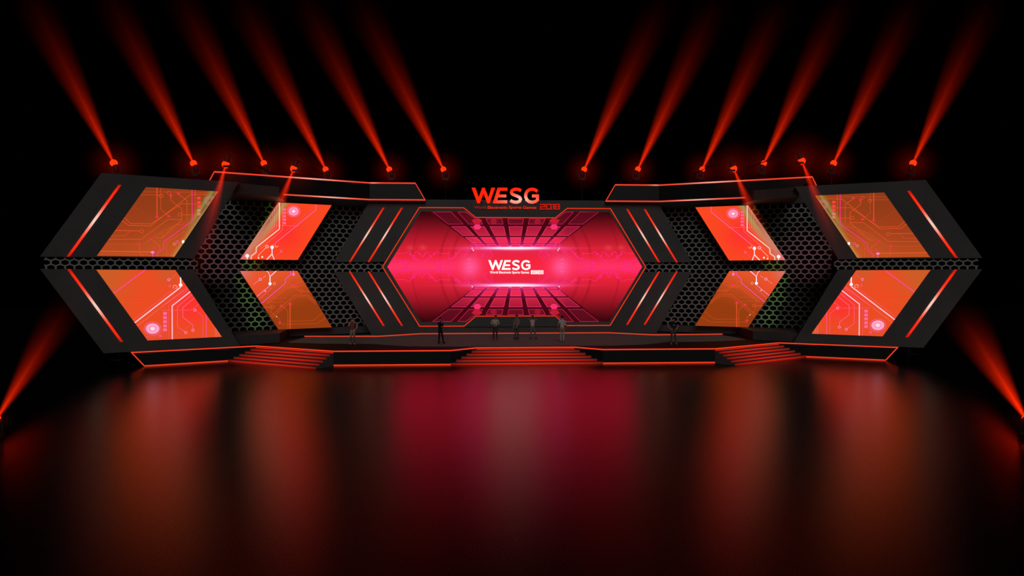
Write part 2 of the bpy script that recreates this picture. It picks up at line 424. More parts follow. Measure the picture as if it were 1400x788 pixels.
# --- large lower
Qb = [(131.7, 369), (239.6, 369.5), (303.1, 460.7), (201.7, 465.7)]
def fb(x, y):
    c = mix((206, 92, 38), (236, 76, 34), ss(x+(y-369)*.4, 150, 215))
    c = mix(c, (255, 48, 46), .9*math.exp(-(math.hypot(x-262, (y-418)*1.1)/26)**2))
    c = mix(c, (205, 90, 45), .8*math.exp(-(math.hypot(x-228, y-372)/16)**2))
    c = mix(c, (222, 110, 42), .9*ss(x-y*.0, 288, 303)); return mix(c, (225, 78, 44), .5*ss(y, 445, 466))
A = Art(Qb); P1 = (255, 60, 130); PW = (255, 170, 200); RD = (255, 62, 28)
L(ZL, [(150, 300), (490, 48)], (255, 70, 165), 1.5, 3); L(ZL, [(130, 268), (420, 50)], RD, .8); L(ZL, [(180, 305), (520, 50)], RD, .9)
L(ZL, [(205, 325), (480, 322)], (255, 60, 25), 1.4); L(ZL, [(265, 350), (570, 350), (650, 395), (580, 440)], (235, 70, 50), .7)
L(ZL, [(480, 322), (640, 215), (700, 130)], (235, 75, 50), .6); L(ZL, [(350, 574), (800, 225)], (255, 205, 220), 2.0, 4)
L(ZL, [(800, 212), (800, 120)], (255, 250, 250), 2.2, 4); L(ZL, [(340, 545), (780, 210)], (250, 95, 110), .7)
L(ZL, [(390, 590), (860, 225)], (250, 105, 120), .8); L(ZL, [(580, 440), (870, 235)], (250, 95, 120), .7)
L(ZL, [(905, 255), (720, 400), (722, 740)], (255, 190, 215), 2.0, 4); L(ZL, [(870, 245), (688, 400), (688, 740)], (250, 85, 95), .7)
L(ZL, [(920, 282), (770, 410), (770, 595), (838, 642)], (255, 95, 140), .9); L(ZL, [(945, 312), (820, 415), (820, 505), (915, 580), (915, 620)], (255, 105, 150), .9)
L(ZL, [(985, 370), (895, 440), (620, 440)], (250, 92, 110), .8); L(ZL, [(945, 446), (1008, 495), (1008, 740)], (250, 90, 110), .8)
L(ZL, [(1040, 470), (1040, 740)], (255, 85, 150), 1.1); L(ZL, [(1130, 600), (1130, 740)], (255, 80, 150), 1.4); L(ZL, [(1150, 640), (1150, 740)], (255, 120, 60), .7)
L(ZL, [(700, 160), (760, 100)], (245, 90, 90), .7); L(ZL, [(770, 90), (770, 200), (640, 300)], (240, 85, 75), .6)
L(ZL, [(860, 555), (960, 535), (1010, 540)], (245, 70, 80), .6); L(ZL, [(740, 690), (860, 600), (915, 560)], (250, 75, 80), .6); L(ZL, [(640, 640), (560, 690), (470, 690)], (250, 80, 110), .6)
for y in (472, 511, 549, 588, 625): A.poly([ZL(p) for p in ((637, y-14), (671, y-14), (671, y+13), (637, y+13))], (255, 108, 158))
c = ZL((538, 613)); A.ring(c, 11.6, 9, .8, (255, 110, 160)); A.disc(c, 9.4, 7.2, (255, 165, 205), 3); A.ring(c, 4.4, 3.5, .6, (250, 90, 130), 4); A.disc(c, 2.9, 2.4, (255, 222, 215), 5)
for c in ((690, 155), (933, 440), (848, 650), (915, 628)):
    soft(A, ZL(c), 4., (255, 50, 90), fb); A.ring(ZL(c), 1.7, 1.5, .9, (255, 150, 190), 4)
soft(A, ZL((800, 205)), 5., (255, 150, 190), fb); A.disc(ZL((800, 205)), 2.3, 2.3, (255, 255, 255), 5); A.disc(ZL((610, 682)), 2.2, 1.6, (255, 75, 140), 4); A.disc(ZL((700, 215)), 2., 1.8, (250, 80, 100), 3)
A.line([ZL(p) for p in ((765, 215), (745, 205), (730, 215), (735, 235))], (250, 200, 130), .8, 4); A.line([ZL(p) for p in ((750, 238), (765, 232), (768, 222))], (250, 200, 130), .8, 4)
art_b = A.items
# --- small upper
Qc = [(380.3, 277.2), (453.1, 280.8), (406.8, 355.6), (328.1, 354.8)]
def fc(x, y):  # greenish light falling on the outer edge is mixed into the display colour
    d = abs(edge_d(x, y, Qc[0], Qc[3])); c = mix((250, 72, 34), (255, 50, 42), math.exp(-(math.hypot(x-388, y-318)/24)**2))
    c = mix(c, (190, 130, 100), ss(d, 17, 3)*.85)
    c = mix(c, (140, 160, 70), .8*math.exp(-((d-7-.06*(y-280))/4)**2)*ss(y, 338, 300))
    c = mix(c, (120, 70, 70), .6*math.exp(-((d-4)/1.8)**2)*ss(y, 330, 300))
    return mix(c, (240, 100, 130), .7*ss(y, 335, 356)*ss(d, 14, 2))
A = Art(Qc); W_ = (255, 190, 200)
L(Z3, [(507, 270), (507, 465), (350, 590), (348, 625), (315, 650), (315, 690)], (235, 205, 185), 2.0, 4); L(Z3, [(530, 270), (530, 470), (380, 600)], (250, 120, 120), .7)
L(Z3, [(755, 290), (755, 335), (457, 580)], (255, 95, 150), 1.4, 4); L(Z3, [(457, 590), (457, 635), (405, 690)], (255, 215, 225), 1.9, 4); L(Z3, [(457, 635), (478, 690)], (255, 215, 225), 1.6, 4)
L(Z3, [(800, 300), (480, 560)], (245, 70, 50), .7); L(Z3, [(730, 300), (730, 330), (470, 545)], (255, 75, 90), .7)
for k in range(5): L(Z3, [(490-k*14, 290+k*34), (490-k*14, 455-k*6), (300-k*4, 610-k*10)], (205, 150, 130) if k % 2 else (225, 130, 130), .7)
L(Z3, [(640, 445), (470, 440), (430, 470)], (245, 110, 130), .6); L(Z3, [(415, 592), (360, 650)], (235, 190, 180), .8); L(Z3, [(512, 625), (480, 655)], (255, 80, 110), .7); L(Z3, [(288, 652), (288, 690)], (255, 245, 240), 1.5, 4)
for y in (333, 356, 379, 402, 426): A.poly([Z3(p) for p in ((533, y-8), (552, y-8), (552, y+7), (533, y+7))], (255, 105, 150))
c = Z3((604, 345)); A.ring(c, 8.7, 7.4, .8, (255, 120, 165)); A.disc(c, 7, 6, (255, 150, 190), 3); A.ring(c, 3.6, 3.1, .6, (255, 95, 140), 4); A.disc(c, 2.2, 1.9, (255, 225, 220), 5)
soft(A, Z3((457, 588)), 4.5, (255, 160, 190), fc); A.disc(Z3((457, 590)), 2.2, 2.3, (255, 255, 255), 5); A.disc(Z3((288, 648)), 2.6, 2.4, (255, 245, 235), 5); A.ring(Z3((423, 586)), 1.9, 1.7, .9, (245, 215, 220), 5)
soft(A, Z3((520, 618)), 4.2, (255, 50, 80), fc); A.ring(Z3((520, 618)), 1.5, 1.3, .8, (255, 110, 160), 4); A.disc(Z3((390, 656)), 1.1, 1.4, (255, 240, 230), 4); A.disc(Z3((365, 662)), .9, 1.4, (240, 220, 210), 4)
A.line([Z3(p) for p in ((480, 572), (478, 584), (488, 590), (498, 580))], (250, 200, 140), .8, 5)
art_c = A.items
# --- small lower
Qd = [(327.7, 370.7), (406.4, 370.7), (453.5, 447.7), (380.3, 450.7)]
def fd(x, y):
    c = mix((232, 86, 42), (150, 60, 16), ss(y+(x-330)*.35, 385, 455)); c = mix(c, (205, 120, 120), .8*math.exp(-(math.hypot(x-330, y-371)/14)**2))
    return mix(c, (246, 74, 44), .5*math.exp(-(math.hypot(x-355, y-395)/14)**2))
A = Art(Qd)
L(Z4, [(443, 150), (443, 188)], (255, 235, 245), 1.8, 4); L(Z4, [(500, 90), (443, 142), (443, 160)], (255, 215, 235), 1.4, 4); L(Z4, [(400, 90), (432, 112), (443, 142)], (255, 190, 215), 1.2, 4)
L(Z4, [(583, 90), (583, 128), (548, 160), (548, 187), (375, 332)], (255, 80, 170), 1.4, 4); L(Z4, [(450, 196), (345, 284)], (255, 140, 190), 1.1, 4); L(Z4, [(455, 215), (368, 300)], (250, 100, 110), .7)
L(Z4, [(603, 90), (603, 125)], (255, 140, 200), 1.3, 4); L(Z4, [(370, 165), (330, 195)], (255, 130, 170), .8); L(Z4, [(395, 150), (415, 135)], (255, 150, 170), .7)
L(Z4, [(640, 215), (565, 215), (430, 325)], OR, .8); L(Z4, [(655, 205), (555, 205), (420, 318)], OR, .8); L(Z4, [(660, 170), (607, 198), (575, 225)], OR, .8)
L(Z4, [(730, 243), (670, 243)], OR, .9); A.ring(Z4((657, 242)), 2.2, 1.9, .8, OR)
L(Z4, [(790, 345), (700, 268), (612, 268), (440, 420)], (225, 80, 32), .9); L(Z4, [(760, 335), (695, 280), (620, 280), (450, 432)], OT, .8)
L(Z4, [(580, 330), (580, 520)], (240, 88, 38), 1.3, 3); L(Z4, [(525, 342), (565, 375), (565, 520)], OT, .8); A.ring(Z4((460, 348)), 2.2, 1.9, .8, OR); L(Z4, [(450, 350), (380, 350)], OR, .9)
L(Z4, [(450, 330), (450, 385), (510, 432), (510, 452)], OT, .8); L(Z4, [(560, 445), (735, 442), (800, 390)], (205, 75, 30), .7); L(Z4, [(520, 466), (760, 462), (840, 415)], (205, 75, 30), .7)
L(Z4, [(400, 318), (560, 318)], OT, .6); L(Z4, [(430, 290), (560, 288)], OT, .7); L(Z4, [(640, 105), (560, 175), (640, 240)], OR, .7)
for c in ((607, 198), (520, 340), (580, 327), (510, 457)):
    soft(A, Z4(c), 4.4, (255, 42, 62), fd); A.disc(Z4(c), 1.5, 1.2, (255, 42, 95), 3)
A.disc(Z4((443, 190)), 2.1, 2.1, (255, 250, 255), 5); A.disc(Z4((603, 127)), 2., 1.7, (255, 120, 190), 5); A.ring(Z4((377, 160)), 1.8, 1.5, .9, (255, 170, 200), 5)
A.ring(Z4((473, 190)), 1.6, 1.6, .7, (250, 170, 150), 5); A.disc(Z4((410, 240)), .8, .8, (255, 220, 210), 5); A.disc(Z4((488, 414)), .8, .8, (240, 190, 170), 5)
art_d = A.items
for s, nm in SIDES:
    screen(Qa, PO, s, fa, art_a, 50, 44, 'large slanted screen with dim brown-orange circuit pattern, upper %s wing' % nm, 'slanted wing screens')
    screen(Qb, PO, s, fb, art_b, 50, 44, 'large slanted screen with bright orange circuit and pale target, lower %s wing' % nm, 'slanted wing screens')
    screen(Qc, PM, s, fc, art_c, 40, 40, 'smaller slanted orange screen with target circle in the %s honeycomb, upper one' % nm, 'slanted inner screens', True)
    screen(Qd, PM, s, fd, art_d, 40, 40, 'smaller slanted screen fading to brown in the %s honeycomb, lower one' % nm, 'slanted inner screens', True)

# ------------------------------------------------------------------ centre screen
XC, YC = 705., 364.9
def s_of(y): return 1-.0145*(y-309.4)
def centre_base(x, y):
    dx, dy = abs(x-XC), abs(y-YC); I = max(0, 1-(dy/80)**1.7)
    c = mix((34, 2, 6), (250, 36, 60), I**1.15)
    c = mix(c, (120, 10, 22), .35*ss(dx, 90, 60)*ss(dy, 30, 50))
    c = mix(c, (255, 54, 112), .75*math.exp(-(dy/9)**2)*ss(dx, 65, 95))
    r = math.hypot(dx, dy)
    for R0, w0, k0 in ((104, 1.6, .28), (88, 2.2, .25), (142, 1.0, .22), (64, 2., .2)):
        c = mix(c, (110, 8, 20), k0*math.exp(-((r-R0)/w0)**2)*ss(dy, 8, 22))
    hx = math.hypot(dx-120, (dy-23)*1.6); 
    if y < YC: c = mix(c, (245, 110, 110), .35*math.exp(-(math.hypot(dx-127, (dy-26)*1.4)/5)**2)+.3*math.exp(-(math.hypot(dx-144, (dy-26)*1.4)/5)**2))
    # ceiling / floor grid gaps
    yy = y if y < YC else 2*YC-y; sy = s_of(yy)
    inside = ss(93*sy-dx, 0, 1.5)*ss(dy, 26.5, 28)
    gap = mix((70, 6, 16), (170, 20, 70), ss(dy, 48, 28)); c = mix(c, gap, inside)
    # glows
    c = mix(c, (255, 118, 184), .9*math.exp(-(math.hypot(dx-62, dy*.95)/11.5)**2)); c = mix(c, (255, 60, 120), .5*math.exp(-(math.hypot(dx-62, dy)/24)**2))
    c = mix(c, (255, 64, 150), .85*math.exp(-abs(dy-25.5)/4.2)*math.exp(-(dx/58)**2))
    c = mix(c, (255, 140, 225), math.exp(-((dy-25.5)/2.1)**2)*math.exp(-(dx/62)**4))
    c = mix(c, (255, 60, 95), .35*math.exp(-((dy-25.5)/1.)**2)*ss(dx, 150, 60))
    return mix(c, (255, 255, 255), math.exp(-((dy-25.5)/(.5+1.5*math.exp(-(dx/34)**2)))**2)*math.exp(-(dx/42)**4))
OFFS = .03
cs_ = thing('video_screen', 'huge hexagonal red screen with perspective grid and white logo, centre of stage', 'screen', (0, 52.6, 1.55))
mbc = MB()
def cgrid(y0, y1, fl_, fr_, ny, nx):
    vs = []; cs = []
    for j in range(ny+1):
        y = y0+(y1-y0)*j/ny; xa, xb = fl_(y), fr_(y)
        for i in range(nx+1):
            x = xa+(xb-xa)*i/nx; vs.append(on_plane(x, y, (PC[0]+.1, 0))); cs.append(lin(centre_base(x, y)))
    mbc.add(vs, [(j*(nx+1)+i, j*(nx+1)+i+1, (j+1)*(nx+1)+i+1, (j+1)*(nx+1)+i) for j in range(ny) for i in range(nx)], cs)
TIPL, TIPR = 529.2, 878.6
def exl(y): return TIPL+abs(y-365)*(575.6-TIPL)/75.8
def exr(y): return TIPR-abs(y-365)*(TIPR-833.2)/75.8
cgrid(298.4, 431.7, exl, exr, 134, 300)
cgrid(289.0, 298.4, exl, lambda y: 636.5+(y-289)*1.42, 10, 70); cgrid(289.0, 298.4, lambda y: 773.5-(y-289)*1.42, exr, 10, 60)
cgrid(431.7, 441.2, exl, lambda y: 650-(y-431.7)*1.42, 10, 70); cgrid(431.7, 441.2, lambda y: 760+(y-431.7)*1.42, exr, 10, 60)
def cadd(pts, col, lv):
    cols = [lin(c) for c in col] if isinstance(col, list) else lin(col)
    mbc.add([on_plane(p[0], p[1], (PC[0]+.1-.005*lv, 0)) for p in pts], [tuple(range(len(pts)))], cols)
def cline(pts, col, wd, lv=3, closed=False):
    for q in stroke(pts, wd, closed): cadd(q, col, lv)
def sym(pts, f):                      # four-way or left-right copies
    for mx in (0, 1):
        f([(2*XC-p[0] if mx else p[0], p[1]) for p in pts])
rows = [(290, 306.6), (310, 322.2), (324.9, 332.2), (334.2, 337.5)]
colsx = [(-88.4, -69), (-61.6, -43.3), (-35.4, -16.5), (-9.3, 9.3), (16.5, 35.4), (43.3, 61.6), (69, 88.4)]
for fy in (0, 1):
    for ri, (y0, y1) in enumerate(rows):
        for ci, (k0, k1) in enumerate(colsx):
            ya = y0
            if ri == 0 and 1 < ci < 5: ya = 299.2
            if ri == 0 and ci in (1, 5): ya = 290
            P4 = [(XC+k0*s_of(ya), ya), (XC+k1*s_of(ya), ya), (XC+k1*s_of(y1), y1), (XC+k0*s_of(y1), y1)]
            if ri == 0 and ci in (1, 5):      # cut by the notch
                sg = -1 if ci == 1 else 1
                inn = XC+(k1 if ci == 1 else k0)*s_of(299.2)
                xn = XC+sg*68.3; oa = XC+(k0 if ci == 1 else k1)*s_of(290)
                P4 = [(oa, 290), (min(oa+13, xn) if sg < 0 else max(oa-13, xn), 290), (XC+sg*55.6, 298.8), (inn, 299.2),
                      (XC+(k1 if ci == 1 else k0)*s_of(y1), y1), (XC+(k0 if ci == 1 else k1)*s_of(y1), y1)]
            if fy: P4 = [(x, 2*YC-y) for x, y in P4]
            b = (.22, .62, .9, 1.)[ri]
            def tc_(p): return mix((70, 8, 20), (240, 40, 76), min(1, b*ss(abs(p[1]-YC), 84, 34)*1.25+.08)*(1-.25*(abs(p[0]-XC) > 60)))
            cadd(P4, [tc_(p) for p in P4], 2)
            ec = mix((190, 26, 60), (255, 70, 150), b)
            cline(P4, ec, .6, 4, True)
for sx in (-1, 1):                    # brighter hexagon patches inside the tiles
    for (hx, hy, r, cc) in ((53, 301.5, 6.5, (196, 26, 52)), (52.5, 310.5, 5., (252, 50, 112)), (30, 303, 4.5, (160, 20, 44))):
        for fy in (0, 1):
            pts = [(XC+sx*hx+r*1.1*math.cos(a*PI/3), hy+r*.8*math.sin(a*PI/3)) for a in range(6)]
            pts = [(x, max(y, 299.6)) for x, y in pts]
            if fy: pts = [(x, 2*YC-y) for x, y in pts]
            cadd(pts, cc, 3)
ZM = zf(520, 325, 9.85); MG = (252, 42, 132)
def ML(pts, wd=.62): sym([ZM(p) for p in pts], lambda q: cline(q, MG, wd, 5))
for pts in ([(215, 213), (335, 213), (365, 192), (390, 195), (420, 225), (520, 318)], [(400, 225), (510, 335)], [(460, 215), (485, 193), (515, 193), (570, 262), (620, 193), (650, 200), (665, 218)],
            [(605, 335), (720, 218), (745, 192), (768, 195), (790, 213), (915, 213)], [(435, 250), (435, 290), (470, 292)], [(600, 330), (690, 250), (690, 285)],
            [(175, 310), (265, 310), (320, 370)], [(265, 335), (290, 370)], [(150, 347), (320, 347)], [(370, 347), (760, 347)], [(810, 370), (850, 310), (940, 310), (1080, 165), (1110, 160), (1140, 182), (1182, 182)],
            [(860, 345), (1040, 347)], [(925, 280), (960, 280), (1075, 185)], [(1000, 330), (1040, 330)], [(130, 437), (320, 437)], [(175, 467), (265, 467), (300, 430)], [(370, 437), (760, 437)],
            [(215, 568), (335, 568), (365, 590), (395, 588), (510, 470), (520, 445), (600, 437), (625, 470), (740, 588), (768, 588), (790, 568), (915, 568)], [(435, 530), (440, 480), (480, 478)],
            [(520, 475), (565, 540), (605, 475)], [(400, 560), (500, 460)], [(630, 460), (735, 560)], [(800, 385), (860, 445)], [(810, 400), (850, 467), (940, 467), (1080, 620), (1110, 628), (1145, 598), (1182, 598)],
            [(860, 437), (1040, 437)], [(945, 480), (1075, 600)], [(670, 480), (690, 530)]): ML(pts)
for c in ((342, 345), (342, 437), (780, 345), (780, 437)):
    sym([ZM(c)], lambda q: (cline(ell(q[0], 3.9, 3.9, 18), (252, 34, 125), .6, 5, True), cadd(ell(q[0], 1.9, 1.9, 14), MG, 5)))
for c in ((395, 225), (455, 245), (525, 222), (600, 225), (670, 245), (730, 225), (540, 305), (590, 305), (265, 335), (290, 370), (918, 213), (925, 280), (1015, 213), (862, 340), (918, 568), (455, 540), (672, 540), (545, 475), (583, 475), (860, 445), (1015, 570), (925, 505), (195, 280), (195, 505), (1140, 230), (1140, 550)):
    sym([ZM(c)], lambda q: cadd(ell(q[0], 1.05, 1.05, 10), MG, 5))
ZN = zf(620, 325, 8.2)
for pts in ([(0, 235), (75, 140), (110, 135), (130, 150), (180, 148), (240, 60), (300, 130)], [(130, 190), (215, 60)], [(185, 200), (300, 150), (250, 160)], [(325, 215), (325, 185), (350, 152), (420, 152), (435, 180), (430, 210), (375, 260)],
            [(325, 210), (375, 170)], [(375, 215), (415, 160)], [(0, 470), (95, 522), (150, 500), (180, 500), (180, 560), (215, 600)], [(130, 460), (205, 505), (300, 502)], [(180, 455), (270, 510)], [(320, 430), (350, 400), (425, 400), (435, 510)], [(325, 445), (400, 500)], [(345, 430), (410, 495)]):
    sym([ZN(p) for p in pts], lambda q: cline(q, MG, .7, 5))
for c in ((130, 185), (90, 215), (210, 95), (325, 212), (375, 215), (415, 155), (325, 190), (130, 462), (75, 492), (185, 505), (345, 430), (410, 495), (235, 625)):
    sym([ZN(c)], lambda q: cadd(ell(q[0], 1., 1., 10), MG, 5))
for c in ((210, 122), (222, 142), (210, 550)): sym([ZN(c)], lambda q: cadd(ell(q[0], .9, 1.1, 10), (255, 200, 205), 6))
for k in range(4): sym([ZN((175, 245+k*46))], lambda q: cline([(q[0][0]-2.2, q[0][1]), (q[0][0]+2.2, q[0][1])], (255, 90, 165), 1.1, 5))

# logo shapes (in the measured frame of the big sign: k = .1003)
LW = [(88, 118), (138, 118), (185, 248), (232, 118), (264, 118), (318, 250), (358, 118), (407, 118), (333, 330), (302, 330), (250, 195), (198, 330), (168, 330)]
LE = [(442, 118), (575, 118), (575, 157), (478, 157), (461, 210), (560, 210), (560, 247), (449, 247), (436, 290), (572, 290), (572, 330), (376, 330)]
LS = [(762, 158), (735, 142), (700, 136), (665, 140), (638, 156), (630, 180), (642, 202), (670, 216), (708, 230), (742, 248), (755, 274), (744, 300), (714, 315), (678, 316), (645, 308), (617, 290)]
LG = [(985, 168), (958, 147), (920, 137), (880, 142), (846, 164), (827, 200), (825, 243), (842, 284), (876, 310), (918, 316), (958, 306), (986, 284), (986, 228), (912, 228)]
DIG = {'2': [[(1022, 346), (1086, 346), (1086, 377), (1028, 377), (1028, 409), (1090, 409)]], '0': [[(1110, 346), (1170, 346), (1170, 409), (1110, 409), (1110, 340)]],
       '1': [[(1186, 346), (1206, 346), (1206, 415)]], '8': [[(1228, 346), (1282, 346), (1282, 409), (1228, 409), (1228, 340)], [(1228, 377), (1282, 377)]]}
def text_mesh(txt):
    cu = bpy.data.curves.new('t', 'FONT'); cu.body = txt; cu.size = 1; cu.resolution_u = 3; cu.offset = .02
    ob = bpy.data.objects.new('t', cu); COL.objects.link(ob)
    dg = bpy.context.evaluated_depsgraph_get(); me = bpy.data.meshes.new_from_object(ob.evaluated_get(dg))
    bpy.data.objects.remove(ob); v = [(p.co.x, p.co.y) for p in me.vertices]; f = [tuple(q.vertices) for q in me.polygons]
    bpy.data.meshes.remove(me); x0, x1 = min(p[0] for p in v), max(p[0] for p in v); y0, y1 = min(p[1] for p in v), max(p[1] for p in v)
    return [((p[0]-x0)/(x1-x0), (p[1]-y0)/(y1-y0)) for p in v], f
TV, TF = text_mesh('World Electronic Sports Games')
K = .0626; lg = lambda p: (667.6+(p[0]-88)*K, 355.9+(p[1]-118)*K)
WH = (255, 255, 255)
def tri_poly(pts):
    bm = bmesh.new(); vs = [bm.verts.new((p[0], p[1], 0)) for p in pts]
    for i in range(len(vs)): bm.edges.new((vs[i], vs[(i+1) % len(vs)]))
    bmesh.ops.triangle_fill(bm, use_beauty=True, edges=bm.edges[:]); bm.verts.index_update()
    v = [(q.co.x, q.co.y) for q in bm.verts]; f = [tuple(q.index for q in g.verts) for g in bm.faces]; bm.free(); return v, f
def cshape(v, f, m2, col, lv): mbc.add([on_plane(*m2(p), (PC[0]+.1-.005*lv, 0)) for p in v], f, lin(col))
for poly_ in (LW, LE): cshape(*tri_poly(poly_), lg, WH, 7)
for st in (LS, LG): cline([lg(p) for p in st], WH, 40*K, 7)
cshape(TV, TF, lambda p: (669.8+p[0]*53.6, 375.2-p[1]*4.4), WH, 7)
q0, q1 = ZN((868, 368)), ZN((1008, 410)); cadd([(q0[0], q0[1]), (q1[0], q0[1]), (q1[0], q1[1]), (q0[0], q1[1])], WH, 7)
for dgt in DIG.values():
    for st in dgt: cline([(q0[0]+.9+(p[0]-1018)*.0565, q0[1]+.8+(p[1]-340)*.0495) for p in st], (250, 60, 90), .5, 8)
mbc.build('display', M['video'], cs_, colors=True, fix=False)
tipc = on_plane(TIPL, 365, PC); hx1 = on_plane(576, 289, PC); hx2 = on_plane(576, 441, PC)
capo = [(-9.85, 6.05), (-7.2, 10.35), (7.2, 10.35), (9.85, 6.05), (7.2, 1.62), (-7.2, 1.62)]
MB().prism([(x, PC[0]+.26, z) for x, z in capo], (0, .2, 0)).build('cabinet', M['black'], cs_)

# ------------------------------------------------------------------ LED gradient bars
def grad_bar(a, b, wd_vec, name, parent, nrm, mid=.5, hot=(255, 205, 190), n=24, cold=(150, 20, 8), red=(255, 40, 14), th=.03):
    a, b, wv = Vector(a), Vector(b), Vector(wd_vec); mb = MB(); vs = []; cs = []
    for i in range(n+1):
        t = i/n; p = a+(b-a)*t
        c = mix(red, hot, math.exp(-((t-mid)/.17)**2)); c = mix(c, cold, .8*(ss(t, .1, 0)+ss(t, .9, 1)))
        vs += [p-wv/2+nrm*th, p+wv/2+nrm*th, p-wv/2, p+wv/2]; cs += [lin(c)]*4
    fs = []
    for i in range(n):
        k = i*4; fs += [(k, k+1, k+5, k+4), (k, k+4, k+6, k+2), (k+1, k+3, k+7, k+5)]
    fs += [(0, 2, 3, 1), (n*4, n*4+1, n*4+3, n*4+2)]
    mb.add(vs, fs, cs); return mb.build(name, M['grad'], parent, colors=True, fix=False)

# ------------------------------------------------------------------ outer wings
def hexmesh(P, poly, pitch, row, s, off, name_, thick=.05, hole=.79):
    """perforated sheet cut to poly (list of (X, z)) on left plane P, off m behind it"""
    xs = [p[0] for p in poly]; zs = [p[1] for p in poly]; kx = math.cos(math.atan(P[1]))
    mb = MB(); px = pitch*kx; X = 0
    R = row/1.5
    nz = int((max(zs)-min(zs))/row)+3; nx = int((max(xs)-min(xs))/px)+3
    for j in range(-1, nz):
        for i in range(-1, nx):
            cx_ = min(xs)+(i+(.5 if j % 2 else 0))*px; cz = min(zs)+j*row+.08
            if cx_ < min(xs)-px or cx_ > max(xs)+px: continue
            o6 = []; i6 = []
            for k in range(6):
                t = PI/6+k*PI/3; c, s_ = math.cos(t), math.sin(t)
                o6.append((cx_+c*px/math.sqrt(3), cz+s_*R)); i6.append((cx_+c*px/math.sqrt(3)*hole, cz+s_*R*hole))
            for k in range(6):
                q = clip_poly([o6[k], o6[(k+1) % 6], i6[(k+1) % 6], i6[k]], poly)
                if len(q) >= 3: mb.add([mir(pl(p[0], p[1], P, -off), s) for p in q], [tuple(range(len(q)))])
    me = mb.mesh(name_, fix=False)
    bm = bmesh.new(); bm.from_mesh(me); bmesh.ops.remove_doubles(bm, verts=bm.verts, dist=.002)
    bmesh.ops.recalc_face_normals(bm, faces=bm.faces)
    bm.to_mesh(me); bm.free(); me.update(); return me
def XZ(px, py, P): q = on_plane(px, py, P); return (-q.x, q.z)
for s, nm in SIDES:
    fr = Vector(backv(PO, -1, s))
    bt = backv(PO, .3, s)
    for up in (1, 0):
        if up:
            out = [(24.57, 11.29), (27.17, 6.45), (20.35, 6.45), (18.05, 11.29)]; scr = [XZ(*q, PO) for q in Qa]
            sa, sb = (23.77, 10.66), (26.02, 6.46)
        else:
            out = [(27.17, 5.77), (24.57, .915), (18.05, .915), (20.35, 5.77)]; scr = [XZ(*q, PO) for q in Qb]
            sa, sb = (26.0, 5.76), (23.77, 1.53)
        word = 'upper' if up else 'lower'
        c0 = pl(22.6, min(p[1] for p in out), PO)
        t = thing('wing_panel', 'dark grey slanted %s wing panel at the %s end of the stage' % (word, nm), 'panel', mir(c0, s), 'outer wing panels')
        MB().prism([mir(pl(*p, PO), s) for p in out], bt).build('panel_board', M['frame'], t)
        grad_bar(mir(pl(*sa, PO, .01), s), mir(pl(*sb, PO, .01), s), (mir(pl(.068, 0, PO), s)-mir(pl(-.068, 0, PO), s)), 'light_bar', t, fr, cold=(170, 22, 10))
    me = hexmesh(PO, [(27.0, 6.45), (20.15, 6.45), (20.15, 5.77), (27.0, 5.77)], .443, .285, s, .12, 'honeycomb')
    t = thing('honeycomb_strip', 'horizontal strip of dark honeycomb mesh between the %s wing panels' % nm, 'mesh panel', mir(pl(23.5, 5.7, PO, -.12), s), 'honeycomb strips')
    link('honeycomb_sheet', me, t, mats=[M['mesh']])
    MB().prism([mir(pl(*p, PO, -.28), s) for p in ((26.9, 6.44), (20.0, 6.44), (20.0, 5.78), (26.9, 5.78))], backv(PO, .05, s)).build('backing_board', M['void'], t)

    # ---- middle honeycomb wall (recessed)
    PQ = (60.45, .55)
    poly = [(22.5, 10.62), (22.5, 1.48), (11.0, 1.48), (11.0, 10.62)]
    me = hexmesh(PQ, poly, .54, .343, s, 0, 'honeycomb')
    t = thing('honeycomb_wall', 'tall wall of dark honeycomb mesh behind the two smaller %s screens' % nm, 'mesh panel', mir(pl(17, .905, PQ), s), 'honeycomb walls')
    link('honeycomb_sheet', me, t, mats=[M['mesh']])
    MB().prism([mir(pl(*p, PQ, -.3), s) for p in ((22.4, 11.2), (22.4, .93), (11.2, .93), (11.2, 11.2))], backv(PQ, .08, s)).build('backing_board', M['void'], t)
    MB().prism([mir(pl(*p, PQ, .12), s) for p in ((22.0, 10.66), (22.0, 11.35), (11.0, 11.35), (11.0, 10.66))], backv(PQ, .3, s)).build('top_border', M['frame'], t)
    MB().prism([mir(pl(*p, PQ, .12), s) for p in ((22.0, 1.44), (22.0, .925), (11.0, .925), (11.0, 1.44))], backv(PQ, .3, s)).build('bottom_border', M['frame'], t)
    # ---- connecting beams between wing and middle wall
    for up in (1, 0):
        z0, z1 = (10.62, 11.29) if up else (H0+.005, 1.53)
        pts = [(-18.4, 44.75), (-16.2, 46.9 if up else 46.85), (-16.6, 50.5), (-19.9, 48.6)]
        t = tag(MB().prism([mir((x, y, z0), s) for x, y in pts], (0, 0, z1-z0)).build('connecting_beam', M['frame']),
                'short dark grey %s beam joining the %s wing to its honeycomb wall' % ('top' if up else 'bottom', nm), 'beam', 'connecting beams')

    # ---- canopy fascia
    t = thing('canopy_fascia', 'black %s canopy band outlined in glowing red above the stage' % nm, 'canopy', mir((-11, 52, 11.0), s), 'canopy bands')
    tp = [(-20.4, 46.95), (-10.95, 52.0), (-7.55, 52.0)]; bp = [(-19.3, 47.5), (-10.95, 52.0), (-6.83, 52.0)]
    z0, z1 = 11.03, 12.27; mb = MB(); vs = []
    for p in tp: vs.append(mir((*p, z1), s))
    for p in bp: vs.append(mir((*p, z0), s))
    dn = Vector((0, .35, 0))
